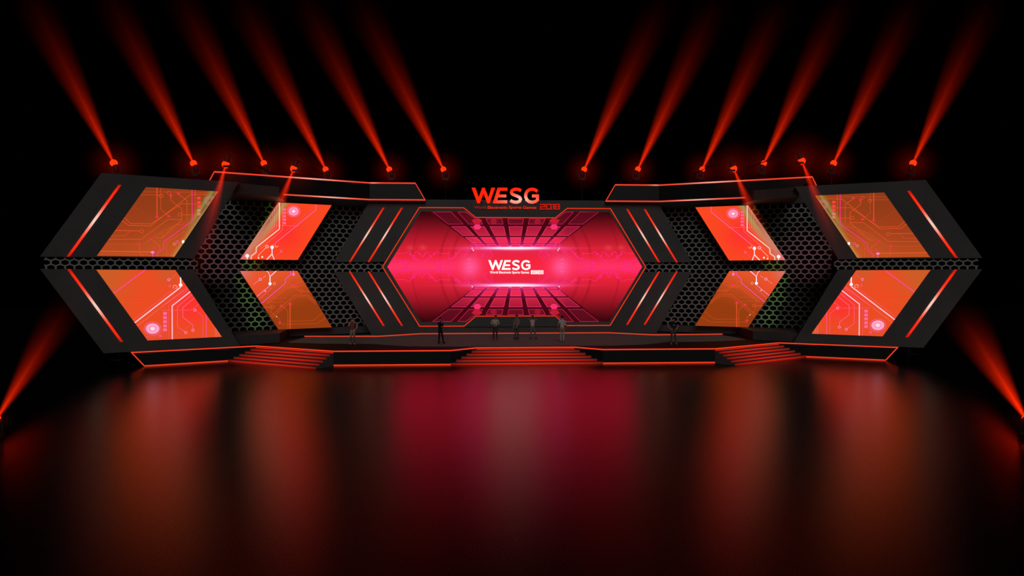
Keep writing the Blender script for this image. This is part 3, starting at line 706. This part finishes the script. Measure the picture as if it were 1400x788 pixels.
    mb.add(vs+[v+dn for v in vs], [(0, 1, 4, 3), (1, 2, 5, 4), (6, 9, 10, 7), (7, 10, 11, 8), (0, 6, 7, 1), (1, 7, 8, 2), (3, 4, 10, 9), (4, 5, 11, 10), (2, 8, 11, 5), (0, 3, 9, 6)])
    mb.build('fascia_board', M['gloss'], t)
    y_ = Vector((0, -.03, 0))
    def ledb(a, b, hot, w_=.09):
        a, b = Vector(a)+y_, Vector(b)+y_; d = (b-a).normalized(); wv = Vector((0, 0, w_)) if abs(d.z) < .5 else Vector((w_, 0, 0))
        grad_bar(a, b, wv, 'led_strip', t, Vector((0, -1, 0)), mid=hot, hot=(255, 165, 150), cold=(235, 75, 58), red=(240, 66, 44))
    ledb(vs[0], vs[1], .62); ledb(vs[1], vs[2], .0); ledb(vs[2], vs[5], 3, .06); ledb(vs[5], vs[4], 3); ledb(vs[4], vs[3], .3)
    ledb(vs[0], mir((-20.85, 47.1, 11.55), s), 3, .06)

    # ---- centre strip of honeycomb left / right of the hexagon
    me = hexmesh((PC[0], 0), [(13.7, 6.42), (9.6, 6.42), (9.6, 5.62), (13.7, 5.62)], .54, .343, s, .26, 'honeycomb')
    t = thing('honeycomb_strip', 'short strip of honeycomb mesh touching the %s tip of the hexagonal screen' % nm, 'mesh panel', mir((-11.8, PC[0]+.15, 5.6), s), 'honeycomb strips')
    link('honeycomb_sheet', me, t, mats=[M['mesh']])
    MB().box((min(-s*-13.3, -s*-9.5), PC[0]+.36, 5.6), (max(-s*-13.3, -s*-9.5), PC[0]+.4, 6.45)).build('backing_board', M['void'], t)

# ------------------------------------------------------------------ centre wall around the hexagon
LN = [(-7.31, 10.52), (-3.96, 10.52), (-3.05, 9.79), (3.05, 9.79), (3.96, 10.52), (7.31, 10.52), (10.08, 6.02), (7.31, 1.51), (3.93, 1.51), (3.04, 2.26), (-3.04, 2.26), (-3.93, 1.51), (-7.31, 1.51), (-10.08, 6.02)]
outl = [(-10.95, 11.13), (10.95, 11.13), (13.72, 6.40), (9.95, 6.40), (10.16, 6.02), (9.95, 5.65), (13.72, 5.65), (10.95, .925), (-10.95, .925), (-13.72, 5.65), (-9.95, 5.65), (-10.16, 6.02), (-9.95, 6.40), (-13.72, 6.40)]
def cxz(px, py): q = on_plane(px, py, PC); return (q.x, q.z)
hole = [cxz(575.8, 289.3), cxz(636.5, 289.3), cxz(650, 298.6), cxz(760, 298.6), cxz(773.5, 289.3), cxz(833.2, 290.3), cxz(878.4, 365), cxz(833.2, 439.9), cxz(773.5, 440.6), cxz(760, 431.4), cxz(650, 431.4), cxz(636.5, 440.6), cxz(575.8, 440.6), cxz(529.4, 365)]
t = thing('screen_wall', 'dark grey back wall framing the hexagonal screen with slanted glowing bars', 'wall panel', (0, 52.55, .925))
slab_with_hole([(x, PC[0], z) for x, z in outl], [[(x, PC[0], z) for x, z in LN]], (0, .25, 0)).build('wall_board', M['frame'], t)
slab_with_hole([(x, PC[0]+.02, z) for x, z in LN], [[(x, PC[0]+.02, z) for x, z in hole]], (0, .075, 0)).build('bezel', M['bezel'], t)
mb = MB(); m_ = len(LN)
for q in stroke(LN, .055, True): mb.prism([(p.x, PC[0]-.02, p.y) for p in q], (0, .04, 0))
mb.build('outline_led', M['led_thin'], t)
MB().box((-3.9, PC[0]-.012, 1.40), (3.9, PC[0], 1.46)).build('seam', M['black'], t)
for s in (-1, 1):
    for (a, b) in (((9.98, 10.49), (12.53, 6.38)), ((8.61, 10.49), (11.13, 6.38)), ((12.53, 5.68), (10.0, 1.55)), ((11.13, 5.68), (8.63, 1.55))):
        grad_bar((a[0]*s, PC[0], a[1]), (b[0]*s, PC[0], b[1]), (.13, 0, 0), 'light_bar', t, Vector((0, -1, 0)), mid=.5, cold=(190, 30, 14))

# ------------------------------------------------------------------ sign
K2 = .1003; PSG = (PC[0]-.12, 0)
sg = lambda p: on_plane(636+p[0]*K2, 245+p[1]*K2, PSG)
def sgc(p):
    x, y = p; t = math.exp(-((x-740)/260)**2-((y-280)/75)**2)
    return lin(mix((255, 36, 8), (255, 200, 182), t))
sign = thing('illuminated_sign', 'glowing red and white WESG 2018 sign standing above the hexagonal screen', 'sign', (0, PC[0]-.1, 10.6))
def letter(quads, name='letter'):
    mb = MB()
    for q in quads:
        fpt = [sg(p) for p in q]; nq = len(q)
        mb.add(fpt+[v+Vector((0, .08, 0)) for v in fpt], [tuple(range(nq))]+[(i, (i+1) % nq, (i+1) % nq+nq, i+nq) for i in range(nq)], [sgc(p) for p in q]*2)
    mb.build(name, M['grad'], sign, colors=True, fix=False)
for poly_ in (LW, LE):
    v, f = tri_poly(poly_); letter([[v[i] for i in g] for g in f])
def fine(pts):
    out = []
    for i in range(len(pts)-1): out += [pts[i], tuple((a+b)/2 for a, b in zip(pts[i], pts[i+1]))]
    return out+[pts[-1]]
for st in (LS, LG): letter(stroke(st, 39))
for wd_, x0_, x1_, b0_ in (('World', 122, 282, .0), ('Electronic', 306, 574, 0), ('Sports', 594, 766, .18), ('Games', 786, 970, 0)):
    tv, tf = text_mesh(wd_)
    mb = MB(); vs = [sg((x0_+p[0]*(x1_-x0_), 406+(8 if b0_ else 0)-p[1]*(46 if b0_ else 38))) for p in tv]
    mb.add(vs, tf, lin((150, 28, 16) if wd_ == 'World' else (228, 46, 18))); mb.build('tagline_word', M['grad'], sign, colors=True, fix=False)
for dgt in DIG.values(): 
    mb = MB()
    for st in dgt:
        for q in stroke(st, 13):
            fpt = [sg(p) for p in q]; mb.add(fpt+[v+Vector((0, .05, 0)) for v in fpt], [(0, 1, 2, 3), (0, 1, 5, 4), (1, 2, 6, 5), (2, 3, 7, 6), (3, 0, 4, 7)], lin((200, 30, 12)))
    mb.build('digit', M['grad'], sign, colors=True, fix=False)
for x in (-2.6, -1.2, .2, 1.5): MB().box((x-.03, PC[0]-.02, 10.75), (x+.03, PC[0]+.0, 11.0)).build('bracket', M['black'], sign)

# ------------------------------------------------------------------ moving-head lights and their beams in the haze
def vol_mat(name, kind, strength):
    m = bpy.data.materials.new(name); m.use_nodes = True; nt = m.node_tree; nt.nodes.clear()
    N = nt.nodes.new; Lk = nt.links.new
    out = N('ShaderNodeOutputMaterial'); em = N('ShaderNodeEmission'); em.inputs[0].default_value = (1, .022, .0012, 1)
    tc = N('ShaderNodeTexCoord'); sx = N('ShaderNodeSeparateXYZ'); Lk(tc.outputs['Object'], sx.inputs[0])
    def mth(op, a, b=None, clamp=False):
        n_ = N('ShaderNodeMath'); n_.operation = op; n_.use_clamp = clamp
        for k, v in enumerate((a, b)):
            if v is None: continue
            if isinstance(v, (int, float)): n_.inputs[k].default_value = v
            else: Lk(v, n_.inputs[k])
        return n_.outputs[0]
    x, y, z = sx.outputs
    if kind == 'beam':       # local cone: apex at origin, radius = TAN*z, z in 0..1
        r = mth('SQRT', mth('ADD', mth('MULTIPLY', x, x), mth('MULTIPLY', y, y)))
        Rz = mth('ADD', mth('MULTIPLY', z, TAN), .004)
        q = mth('DIVIDE', r, Rz)
        core = mth('EXPONENT', mth('MULTIPLY', mth('POWER', q, 2.), -50.))
        wide = mth('POWER', mth('SUBTRACT', 1., mth('POWER', q, 2.), True), 2.)
        prof = mth('ADD', mth('MULTIPLY', wide, .75), mth('MULTIPLY', core, 1.3))
        B = mth('MULTIPLY', mth('EXPONENT', mth('MULTIPLY', z, -4.4)), mth('POWER', mth('SUBTRACT', 1., z, True), 1.2))
        e = mth('MULTIPLY', mth('DIVIDE', mth('MULTIPLY', prof, B), Rz), strength)
    else:
        r2 = mth('ADD', mth('ADD', mth('MULTIPLY', x, x), mth('MULTIPLY', y, y)), mth('MULTIPLY', z, z)); r = mth('SQRT', r2)
        e = mth('MULTIPLY', mth('MULTIPLY', mth('POWER', mth('SUBTRACT', 1., r, True), 2.2), mth('DIVIDE', 1., mth('ADD', r, .12))), strength)
    Lk(e, em.inputs[1]); Lk(em.outputs[0], out.inputs['Volume'])
    m.cycles.emission_sampling = 'NONE'
    return m
TAN = .145
BEAM_L = 16.
VB = vol_mat('beam_haze', 'beam', .072); VG = vol_mat('glow_haze', 'glow', .016); VB2 = vol_mat('beam_haze_short', 'beam', .15)
M['fix'] = mat('fixture_black', (.003, .003, .003), .5, .3)
cone_me = None
def cone_mesh():
    mb = MB(); seg = 24; mb.tube([(0, 0, 0), (0, 0, 1)], [.006, TAN+.006], seg); return mb.mesh('beam')
def fixture(pos, target, label, length, pole_to, group, vm=VB, glow=2.2, rl=.2, wf=1.):
    """pos = lens centre; head behind it, held by a yoke on a slim black stand"""
    pos = Vector(pos); d = (Vector(target)-pos).normalized(); 
    hc = pos-d*.28; base_z = hc.z-.55
    t = thing('moving_head_light', label, 'spotlight', (hc.x, hc.y, pole_to if pole_to is not None else base_z), group)
    MB().tube([pos-d*.5, pos-d*.42, pos-d*.1, pos-d*.02], [.08, .13, .15, rl*.8], 16).build('lamp_head', M['fix'], t, smooth=False)
    mb = MB(); sd = Vector((1, 0, 0)) if abs(d.x) < .7 else Vector((0, 1, 0))
    sd = Vector((1, 0, 0))
    for k in (-1, 1): mb.bar(hc+sd*k*.25, Vector((hc.x, hc.y, base_z+.14))+sd*k*.25, .02, .07, up=sd)
    mb.bar(Vector((hc.x, hc.y, base_z+.16))-sd*.27, Vector((hc.x, hc.y, base_z+.16))+sd*.27, .1, .06)
    mb.build('yoke', M['fix'], t)
    MB().box((hc.x-.2, hc.y-.2, base_z), (hc.x+.2, hc.y+.2, base_z+.13)).build('base', M['fix'], t)
    if pole_to is not None and base_z-pole_to > .05:
        mb = MB(); mb.tube([(hc.x, hc.y, pole_to+.02), (hc.x, hc.y, base_z)], [.045, .045], 8)
        mb.build('stand_pole', M['fix'], t)
        MB().box((hc.x-.4, hc.y-.4, pole_to), (hc.x+.4, hc.y+.4, pole_to+.03)).build('stand_foot', M['fix'], t)
    mb = MB(); mb.ball(pos+d*.1, rl*1.12, 14, 8, (1, 1, 1)); mb.build('lens', M['lens'], t, smooth=True)
    b = bpy.data.objects.new('light_beam', CM); COL.objects.link(b); b.parent = t; b.location = pos-Vector(t['_o'])
    b.rotation_euler = d.to_track_quat('Z', 'Y').to_euler(); b.scale = (length*wf, length*wf, length)
    if not CM.materials: CM.materials.append(None)
    b.material_slots[0].link = 'OBJECT'; b.material_slots[0].material = vm
    g = bpy.data.objects.new('lens_glow', GM); COL.objects.link(g); g.parent = t; g.location = pos-Vector(t['_o']); g.scale = (glow,)*3
    return t
CM = cone_mesh(); GM = MB().ball((0, 0, 0), 1, 16, 10).mesh('glow'); GM.materials.append(VG)
ups = [(156.5, 225, 'left', 'far outer end of the left wing'), (265.5, 225.3, 'left', 'inner part of the left wing'), (361.5, 225, 'left', 'left honeycomb wall'),
       (446, 233.3, 'left', 'outer bend of the left canopy'), (533, 233.3, 'left', 'inner part of the left canopy'), (607, 233.3, 'left', 'gap between left canopy and sign'),
       (798, 233.3, 'right', 'gap between sign and right canopy'), (871.5, 233, 'right', 'inner part of the right canopy'), (959.5, 233, 'right', 'outer bend of the right canopy'),
       (1043.5, 225, 'right', 'right honeycomb wall'), (1139, 225, 'right', 'inner part of the right wing'), (1247.5, 225, 'right', 'far outer end of the right wing')]
for px, py, sd_, where in ups:
    Y = 55.2 if 420 < px < 1000 else (52.5 if 320 < px < 1080 else (49.5 if 200 < px < 1200 else 45.5))
    p = at_depth(px, py, Y); k = -1 if sd_ == 'left' else 1
    q = at_depth(px+k*(100 if k < 0 else 93), py-200, Y)
    if px in (1043.5, 1139): q = at_depth(px+97, py-200, Y)
    fixture(p, q, 'stage light throwing a red beam upward above the %s' % where, BEAM_L*(Y/52.), 0, 'upward beam lights')
downs = [(309.3, 223, 268, 372, 42.0, 'left wing screen'), (402.3, 229, 352, 360, 45.5, 'smaller left screen'), (1002.3, 229, 1058, 362, 45.5, 'smaller right screen'), (1095.3, 218.3, 1158, 372, 42.0, 'right wing screen')]
for px, py, tx, ty, Y, where in downs:
    p = at_depth(px, py, Y); q = at_depth(tx, ty, Y+ .2)
    # these hang in front of the set from a dark boom that reaches back over the canopy
    t = fixture(p, q, 'stage light throwing a short red beam down onto the %s' % where, 9.0*(Y/45), None, 'downward beam lights', VB2, 2.4)
    hc = p-(q-p).normalized()*.28
    mb = MB(); ypole = 53.2
    top_ = Vector((hc.x, hc.y, hc.z+.45)); bk = Vector((hc.x, ypole, hc.z+.45))
    mb.tube([hc+Vector((0, 0, .1)), top_], [.03, .03], 8); mb.build('clamp', M['fix'], t)
    mb = MB(); mb.tube([top_, bk], [.04, .04], 8); mb.tube([bk, (bk.x, bk.y, 0.0)], [.04, .05], 8); mb.build('boom_stand', M['fix'], t)
for px, py, tx, ty, nm in ((-5, 574, 88, 424, 'left'), (1403, 574, 1318, 436, 'right')):
    p = on_level(px, py, .62); q = at_depth(tx, ty, 37.5)
    fixture(p, q, 'floor light outside the %s stage end beaming red up at the wing' % nm, (q-p).length*1.25, 0, 'floor beam lights', vol_mat('beam_haze_floor', 'beam', .042), .7, .1, .52)

# ------------------------------------------------------------------ people
def zone_mat(name, rgb): return mat(name, rgb, .75, .15)
SKIN = zone_mat('skin', (.33, .16, .12))
def person(label, pos, face_deg, joints, zones, height, hair_rgb, hair=True, extras=None, hand_curl=.5):
    """joints: name -> (x, y, z) for a 1.72 m figure facing -y; zones: bone-tag -> material"""
    J = {k: Vector(v) for k, v in joints.items()}
    bones = [('pelvis', 'waist', 'torso'), ('waist', 'chest', 'torso'), ('chest', 'neck', 'torso'), ('neck', 'chin', 'skin'), ('chin', 'head', 'skin'), ('head', 'crown', 'skin')]
    rad = dict(pelvis=(.15, .115), waist=(.135, .10), chest=(.165, .12), neck=(.058, .058), chin=(.062, .07), head=(.082, .098), crown=(.06, .07))
    for s_ in 'LR':
        bones += [('chest', 'sh'+s_, 'torso'), ('sh'+s_, 'um'+s_, 'sleeve'), ('um'+s_, 'el'+s_, 'upper'), ('el'+s_, 'wr'+s_, 'fore'), ('wr'+s_, 'pa'+s_, 'skin'),
                  ('pelvis', 'hip'+s_, 'legs'), ('hip'+s_, 'kn'+s_, 'thigh'), ('kn'+s_, 'an'+s_, 'shin'), ('an'+s_, 'toe'+s_, 'shoes'), ('an'+s_, 'heel'+s_, 'shoes')]
        J['um'+s_] = (J['sh'+s_]+J['el'+s_])/2
        rad.update({'sh'+s_: (.065, .065), 'um'+s_: (.052, .052), 'el'+s_: (.042, .042), 'wr'+s_: (.028, .03), 'pa'+s_: (.04, .022),
                    'hip'+s_: (.098, .1), 'kn'+s_: (.064, .066), 'an'+s_: (.046, .05), 'toe'+s_: (.042, .03), 'heel'+s_: (.038, .036)})
        a = J['an'+s_]; td = Vector((.10 if s_ == 'L' else -.10, -1, 0)).normalized()
        if 'foot'+s_ in J: td = J.pop('foot'+s_).normalized()
        J['toe'+s_] = Vector((a.x, a.y, .035))+td*.17; J['heel'+s_] = Vector((a.x, a.y, .04))-td*.05
    names = [k for k in J if k in rad]; idx = {k: i for i, k in enumerate(names)}
    me = bpy.data.meshes.new('person'); me.from_pydata([J[k] for k in names], [(idx[a], idx[b]) for a, b, _ in bones], [])
    ob = bpy.data.objects.new('tmp', me); COL.objects.link(ob)
    md = ob.modifiers.new('skin', 'SKIN'); md.use_smooth_shade = True; md.branch_smoothing = .3
    for i, k in enumerate(names):
        me.skin_vertices[0].data[i].radius = rad[k]; me.skin_vertices[0].data[i].use_root = (k == 'pelvis')
    sb = ob.modifiers.new('sub', 'SUBSURF'); sb.levels = 2; sb.render_levels = 2
    dg = bpy.context.evaluated_depsgraph_get(); body = bpy.data.meshes.new_from_object(ob.evaluated_get(dg)); bpy.data.objects.remove(ob)
    bm = bmesh.new(); bm.from_mesh(body)
    # fingers: five tapered, bent chains rooted in each palm
    def limb(pts, rs, seg=6):
        prev = None; a = None
        for i, p in enumerate(pts):
            d = (pts[min(i+1, len(pts)-1)]-pts[max(i-1, 0)]).normalized()
            a = d.orthogonal().normalized() if a is None else (a-d*a.dot(d)).normalized(); b = d.cross(a)
            ring = [bm.verts.new(p+(a*math.cos(2*PI*k/seg)+b*math.sin(2*PI*k/seg))*rs[i]) for k in range(seg)]
            if prev:
                for k in range(seg): bm.faces.new((prev[k], prev[(k+1) % seg], ring[(k+1) % seg], ring[k]))
            prev = ring
        bm.faces.new(prev)
    for s_ in 'LR':
        wv, pv = J['wr'+s_], J['pa'+s_]; d = (pv-wv).normalized(); side = d.cross(Vector((0, 1, 0)))
        side = side.normalized() if side.length > .2 else Vector((1, 0, 0)); curl = side.cross(d).normalized()
        for k, ln in enumerate((.070, .082, .076, .058)):
            b0 = pv+side*(k-1.5)*.019-d*.01; p1 = b0+d*ln*.55; p2 = p1+(d*.8+curl*hand_curl).normalized()*ln*.35; p3 = p2+(d*.5+curl*hand_curl*1.5).normalized()*ln*.25
            limb([b0, p1, p2, p3], [.0095, .009, .008, .006])
        b0 = wv+(pv-wv)*.4-side*.025; p1 = b0+(d*.7-side*.8).normalized()*.035; limb([b0, p1, p1+(d-side*.2+curl*.3).normalized()*.032], [.011, .010, .007])
    # nose and ears
    hd = J['head']; fw = Vector((0, -1, 0))
    hdir = J.get('look'); fw = hdir.normalized() if hdir is not None else fw
    sdv = fw.cross(Vector((0, 0, 1))).normalized()
    limb([hd+fw*.085+Vector((0, 0, .015)), hd+fw*.118-Vector((0, 0, .02)), hd+fw*.095-Vector((0, 0, .032))], [.008, .016, .006])
    for k in (-1, 1): limb([hd+sdv*k*.078, hd+sdv*k*.098+Vector((0, 0, .004)), hd+sdv*k*.1+Vector((0, 0, .01))], [.022, .026, .012])
    bm.to_mesh(body); bm.free()
    segs = [(J[a], J[b], t_) for a, b, t_ in bones]
    keys = list(zones.keys()); mats_ = [zones[k] for k in keys]
    def zone_of(c):
        best = None; bd = 9
        for a, b, t_ in segs:
            ab = b-a; u = max(0, min(1, (c-a).dot(ab)/max(ab.dot(ab), 1e-9))); dd = (c-(a+ab*u)).length
            if t_ == 'torso': dd -= .04
            if t_ == 'legs' : dd -= .03
            if dd < bd: bd = dd; best = t_
        return best
    body.materials.clear()
    for m in mats_: body.materials.append(m)
    for p in body.polygons:
        z_ = zone_of(p.center); 
        if p.center.z < J['pelvis'].z+.02 and z_ == 'torso': z_ = 'legs'
        p.material_index = keys.index(z_); p.use_smooth = True
    sc = height/1.72; mt = Matrix.Translation(Vector(pos)) @ Matrix.Rotation(math.radians(face_deg), 4, 'Z') @ Matrix.Scale(sc, 4)
    body.transform(mt)
    t = link('person', body, None, loc=Vector(pos)); tag(t, label, 'person', 'people on the stage')
    def child(mb, name, m, smooth=True):
        me2 = mb.mesh(name, smooth=smooth); me2.transform(mt); return link(name, me2, t, mats=[m])
    if hair:
        mb = MB(); vs = []; fs = []
        c = hd+Vector((0, 0, .035))-fw*.012
        seg, rg = 16, 8
        for i in range(rg+1):
            ph = (PI*.60)*i/rg
            for k in range(seg):
                th = 2*PI*k/seg; dv = Vector((math.sin(ph)*math.cos(th), math.sin(ph)*math.sin(th), math.cos(ph)))
                front = max(0, dv.dot(fw)); rr = .104+.004*math.sin(7*th)-(.035*front*max(0, ph-.9))
                q = c+Vector((dv.x*rr*.93, dv.y*rr*1.03, dv.z*rr*1.02+.035*front*max(0, ph-.9))); vs.append(q)
        for i in range(rg):
            for k in range(seg): k2 = (k+1) % seg; fs.append((i*seg+k, (i+1)*seg+k, (i+1)*seg+k2, i*seg+k2))
        mb.add(vs, fs); child(mb, 'hair', zone_mat('hair', hair_rgb))
    mb = MB()
    for k in (-1, 1): mb.ball(hd+fw*.088+sdv*k*.03+Vector((0, 0, .012)), .011, 8, 6)
    child(mb, 'eyes', M['black'])
    mb = MB(); mb.ball(hd+fw*.088-Vector((0, 0, .052)), .02, 8, 6, (1, .4, .3)); child(mb, 'mouth', zone_mat('lips', (.25, .08, .07)))
    if extras:
        for mb, name, m in extras: child(mb, name, m, False)
    return t
def base_joints(**kw):
    j = dict(pelvis=(0, 0, .95), waist=(0, 0, 1.10), chest=(0, .005, 1.30), neck=(0, 0, 1.45), chin=(0, -.01, 1.50), head=(0, -.015, 1.60), crown=(0, -.005, 1.665))
    for s_, k in (('L', 1), ('R', -1)):
        j['sh'+s_] = (k*.175, .01, 1.40); j['el'+s_] = (k*.235, .02, 1.13); j['wr'+s_] = (k*.25, -.03, .88); j['pa'+s_] = (k*.25, -.045, .80)
        j['hip'+s_] = (k*.085, 0, .90); j['kn'+s_] = (k*.105, -.01, .50); j['an'+s_] = (k*.12, .02, .09)
    j.update(kw); return j
def zones(shirt, pants, shoes, sleeve=None, upper=None, fore=None, shin=None, thigh=None):
    return dict(torso=shirt, sleeve=sleeve or shirt, upper=upper or SKIN, fore=fore or SKIN, skin=SKIN, legs=pants, thigh=thigh or pants, shin=shin or pants, shoes=shoes)
def feet(px, py): q = on_level(px, py, H0+.0); return q
def stand(px, py, x=None):
    q = on_level(px, py, H0); return (q.x, q.y, H0+(.021 if py < 470 or 560 < px < 830 else .001))
Cc = {k: zone_mat(k, v) for k, v in dict(maroon=(.055, .035, .03), grey=(.13, .14, .13), dgrey=(.06, .06, .06), black=(.008, .008, .009), tan=(.42, .36, .22), wine=(.06, .025, .03),
      shoe_red=(.12, .05, .05), shirt_grey=(.16, .15, .14), jeans=(.06, .07, .055), pale=(.48, .33, .30), khaki=(.15, .13, .11), tee=(.36, .37, .36), rust=(.36, .11, .06), legg=(.33, .33, .33),
      bag=(.3, .09, .06), brown=(.075, .055, .045), shoe_g=(.22, .2, .19)).items()}
HB = H0
# 1 phone to the ear
ph = MB(); ph.bar((-.112, -.03, 1.56), (-.10, -.02, 1.67), .05, .012, up=(1, 0, 0))
person('person in maroon top and grey trousers holding a phone to the head', stand(482, 471.6), 10, base_joints(
    shR=(-.17, .0, 1.40), elR=(-.27, -.06, 1.20), wrR=(-.17, -.09, 1.42), paR=(-.13, -.07, 1.50), elL=(.30, .03, 1.16), wrL=(.19, -.06, .98), paL=(.14, -.09, .93),
    kneeR=(0, 0, 0)) , zones(Cc['maroon'], Cc['grey'], Cc['shoe_g'], fore=SKIN, shin=Cc['dgrey']), 1.70, (.07, .03, .02), extras=[(ph, 'phone', Cc['black'])])
# 2 black suit facing right, hand on chin
person('person all in black turned to the right with a hand at the chin', stand(602, 470.8), 50, base_joints(
    elR=(-.19, -.10, 1.17), wrR=(-.08, -.20, 1.36), paR=(-.04, -.17, 1.44), elL=(.20, -.06, 1.14), wrL=(.02, -.20, 1.13), paL=(-.06, -.20, 1.14),
    anL=(.13, -.16, .09), knL=(.10, -.10, .50), anR=(-.10, .06, .09)), zones(Cc['black'], Cc['black'], Cc['black'], upper=Cc['black'], fore=Cc['black']), 1.72, (.012, .01, .01))
# 3 beige sweater, arms folded
person('person in beige long-sleeved sweater with folded arms, looking down', stand(677, 466.2), -8, base_joints(
    elR=(-.29, -.03, 1.16), wrR=(-.08, -.20, 1.13), paR=(.0, -.22, 1.12), elL=(.29, -.03, 1.16), wrL=(.08, -.19, 1.10), paL=(.0, -.20, 1.06),
    chin=(.035, -.04, 1.50), head=(.045, -.06, 1.585), crown=(.045, -.05, 1.655), anR=(-.13, .02, .09), anL=(.13, .02, .09)), zones(Cc['tan'], Cc['wine'], Cc['shoe_red'], upper=Cc['tan'], fore=Cc['tan']), 1.72, (.008, .008, .008))
# 4 grey vest turned left
person('person in grey sleeveless shirt turned left, bare arm hanging, below the white screen logo', stand(706.5, 464.8), -42, base_joints(
    elL=(.23, -.04, 1.14), wrL=(.16, -.20, .93), paL=(.13, -.23, .86), elR=(-.22, -.02, 1.13), wrR=(-.14, -.20, .92), paR=(-.11, -.22, .86),
    anR=(-.08, -.08, .09), anL=(.07, .06, .09)), zones(Cc['shirt_grey'], Cc['jeans'], Cc['black'], sleeve=SKIN), 1.72, (.012, .01, .01))
# 5 camera at the face
cm = MB(); cm.box((-.07, -.20, 1.52), (.07, -.15, 1.60)); 
person('person in pale pink top, both elbows raised with a camera at the face', stand(728, 464.6), 4, base_joints(
    elR=(-.31, -.08, 1.40), wrR=(-.12, -.17, 1.50), paR=(-.075, -.175, 1.545), elL=(.31, -.08, 1.40), wrL=(.12, -.17, 1.50), paL=(.075, -.175, 1.545),
    anR=(-.13, -.02, .09), anL=(.26, .04, .09), knL=(.17, -.01, .50)), zones(Cc['pale'], Cc['khaki'], Cc['black'], sleeve=SKIN, shin=Cc['khaki']), 1.66, (.012, .01, .01), extras=[(cm, 'camera_body', Cc['black'])])
# 6 seen from behind
bg = MB()
bgp = [(-.15, .95), (.13, .97), (.17, .86), (.13, .78), (-.10, .77), (-.15, .84)]
bg.prism([(x, .13, z) for x, z in bgp], (0, .08, 0))
st_ = MB(); 
pt = [Vector(p) for p in ((-.13, .15, .93), (-.06, .14, 1.10), (.05, .135, 1.28), (.12, .08, 1.43))]
person('person seen from behind in grey T-shirt with rust-coloured hip bag, pale trousers', stand(768.5, 468.6), 180-6, base_joints(
    elR=(-.27, .06, 1.15), wrR=(-.25, -.06, .93), paR=(-.24, -.10, .87), elL=(.27, .06, 1.15), wrL=(.27, -.05, .93), paL=(.26, -.09, .87),
    anR=(-.10, .08, .09), anL=(.08, -.10, .09), knR=(-.09, -.02, .5)), zones(Cc['tee'], Cc['legg'], Cc['shoe_g'], sleeve=Cc['tee']), 1.76, (.015, .012, .012), extras=[(bg, 'hip_bag', Cc['rust'])])
# 7 hands on hips
mk = MB(); mk.prism([(-.05, -.1325, 1.32), (.05, -.1325, 1.32), (.0, -.1325, 1.22)], (0, .006, 0)); 
person('bald person in black T-shirt with pale chest print, hands on hips, right of centre', stand(920.5, 471.6), 4, base_joints(
    elR=(-.36, .06, 1.20), wrR=(-.22, -.03, 1.03), paR=(-.155, -.06, 1.00), elL=(.36, .06, 1.20), wrL=(.22, -.03, 1.03), paL=(.155, -.06, 1.00),
    anR=(-.16, .0, .09), anL=(.18, .0, .09), knR=(-.13, -.01, .5), knL=(.13, -.01, .5)), zones(Cc['black'], Cc['brown'], Cc['shoe_g']), 1.72, (.1, .09, .08), hair=False, extras=[(mk, 'chest_print', Cc['legg'])])

# ------------------------------------------------------------------ lights
def lamp(kind, name, loc, rot=None, energy=1, color=(1, 1, 1), target=None, **kw):
    ld = bpy.data.lights.new(name, kind); ld.energy = energy; ld.color = color
    for k, v in kw.items(): setattr(ld, k, v)
    o = bpy.data.objects.new(name, ld); COL.objects.link(o); o.location = loc
    if target is not None: o.rotation_euler = (Vector(target)-Vector(loc)).to_track_quat('-Z', 'Y').to_euler()
    return o
lamp('SUN', 'soft_fill', (0, 0, 30), energy=.55, color=(1, .97, .95), target=(0, 30, 14), angle=math.radians(30))
for s in (-1, 1):
    k = -s
    def tgt(px, py): return mir(on_plane(px, py, PM), s)
    for gx, gy, ge in ((378, 292, 2200), (368, 312, 2200), (356, 334, 2100), (344, 356, 2100), (336, 380, 2100), (340, 404, 2000), (350, 430, 2000)):
        lamp('SPOT', 'green_wash', mir((-15, 38, 7), s), energy=ge, color=(.42, 1, .14), target=tgt(gx, gy), spot_size=math.radians(8), spot_blend=1, shadow_soft_size=.2)
    lamp('SPOT', 'violet_wash', mir((-15, 38, 6), s), energy=1500, color=(1, .42, .5), target=tgt(302, 350), spot_size=math.radians(22), spot_blend=1, shadow_soft_size=.3)
    lamp('SPOT', 'red_wash', mir((-11, 40, 2.5), s), energy=330, color=(1, .25, .18), target=mir((-13.5, 52, 1.8), s), spot_size=math.radians(50), spot_blend=1, shadow_soft_size=.5)
    lamp('SPOT', 'grey_wash', mir((-15, 24, 5.6), s), energy=200, color=(.75, 1, .75), target=mir((-15, 51, 6), s), spot_size=math.radians(28), spot_blend=1, shadow_soft_size=.5)
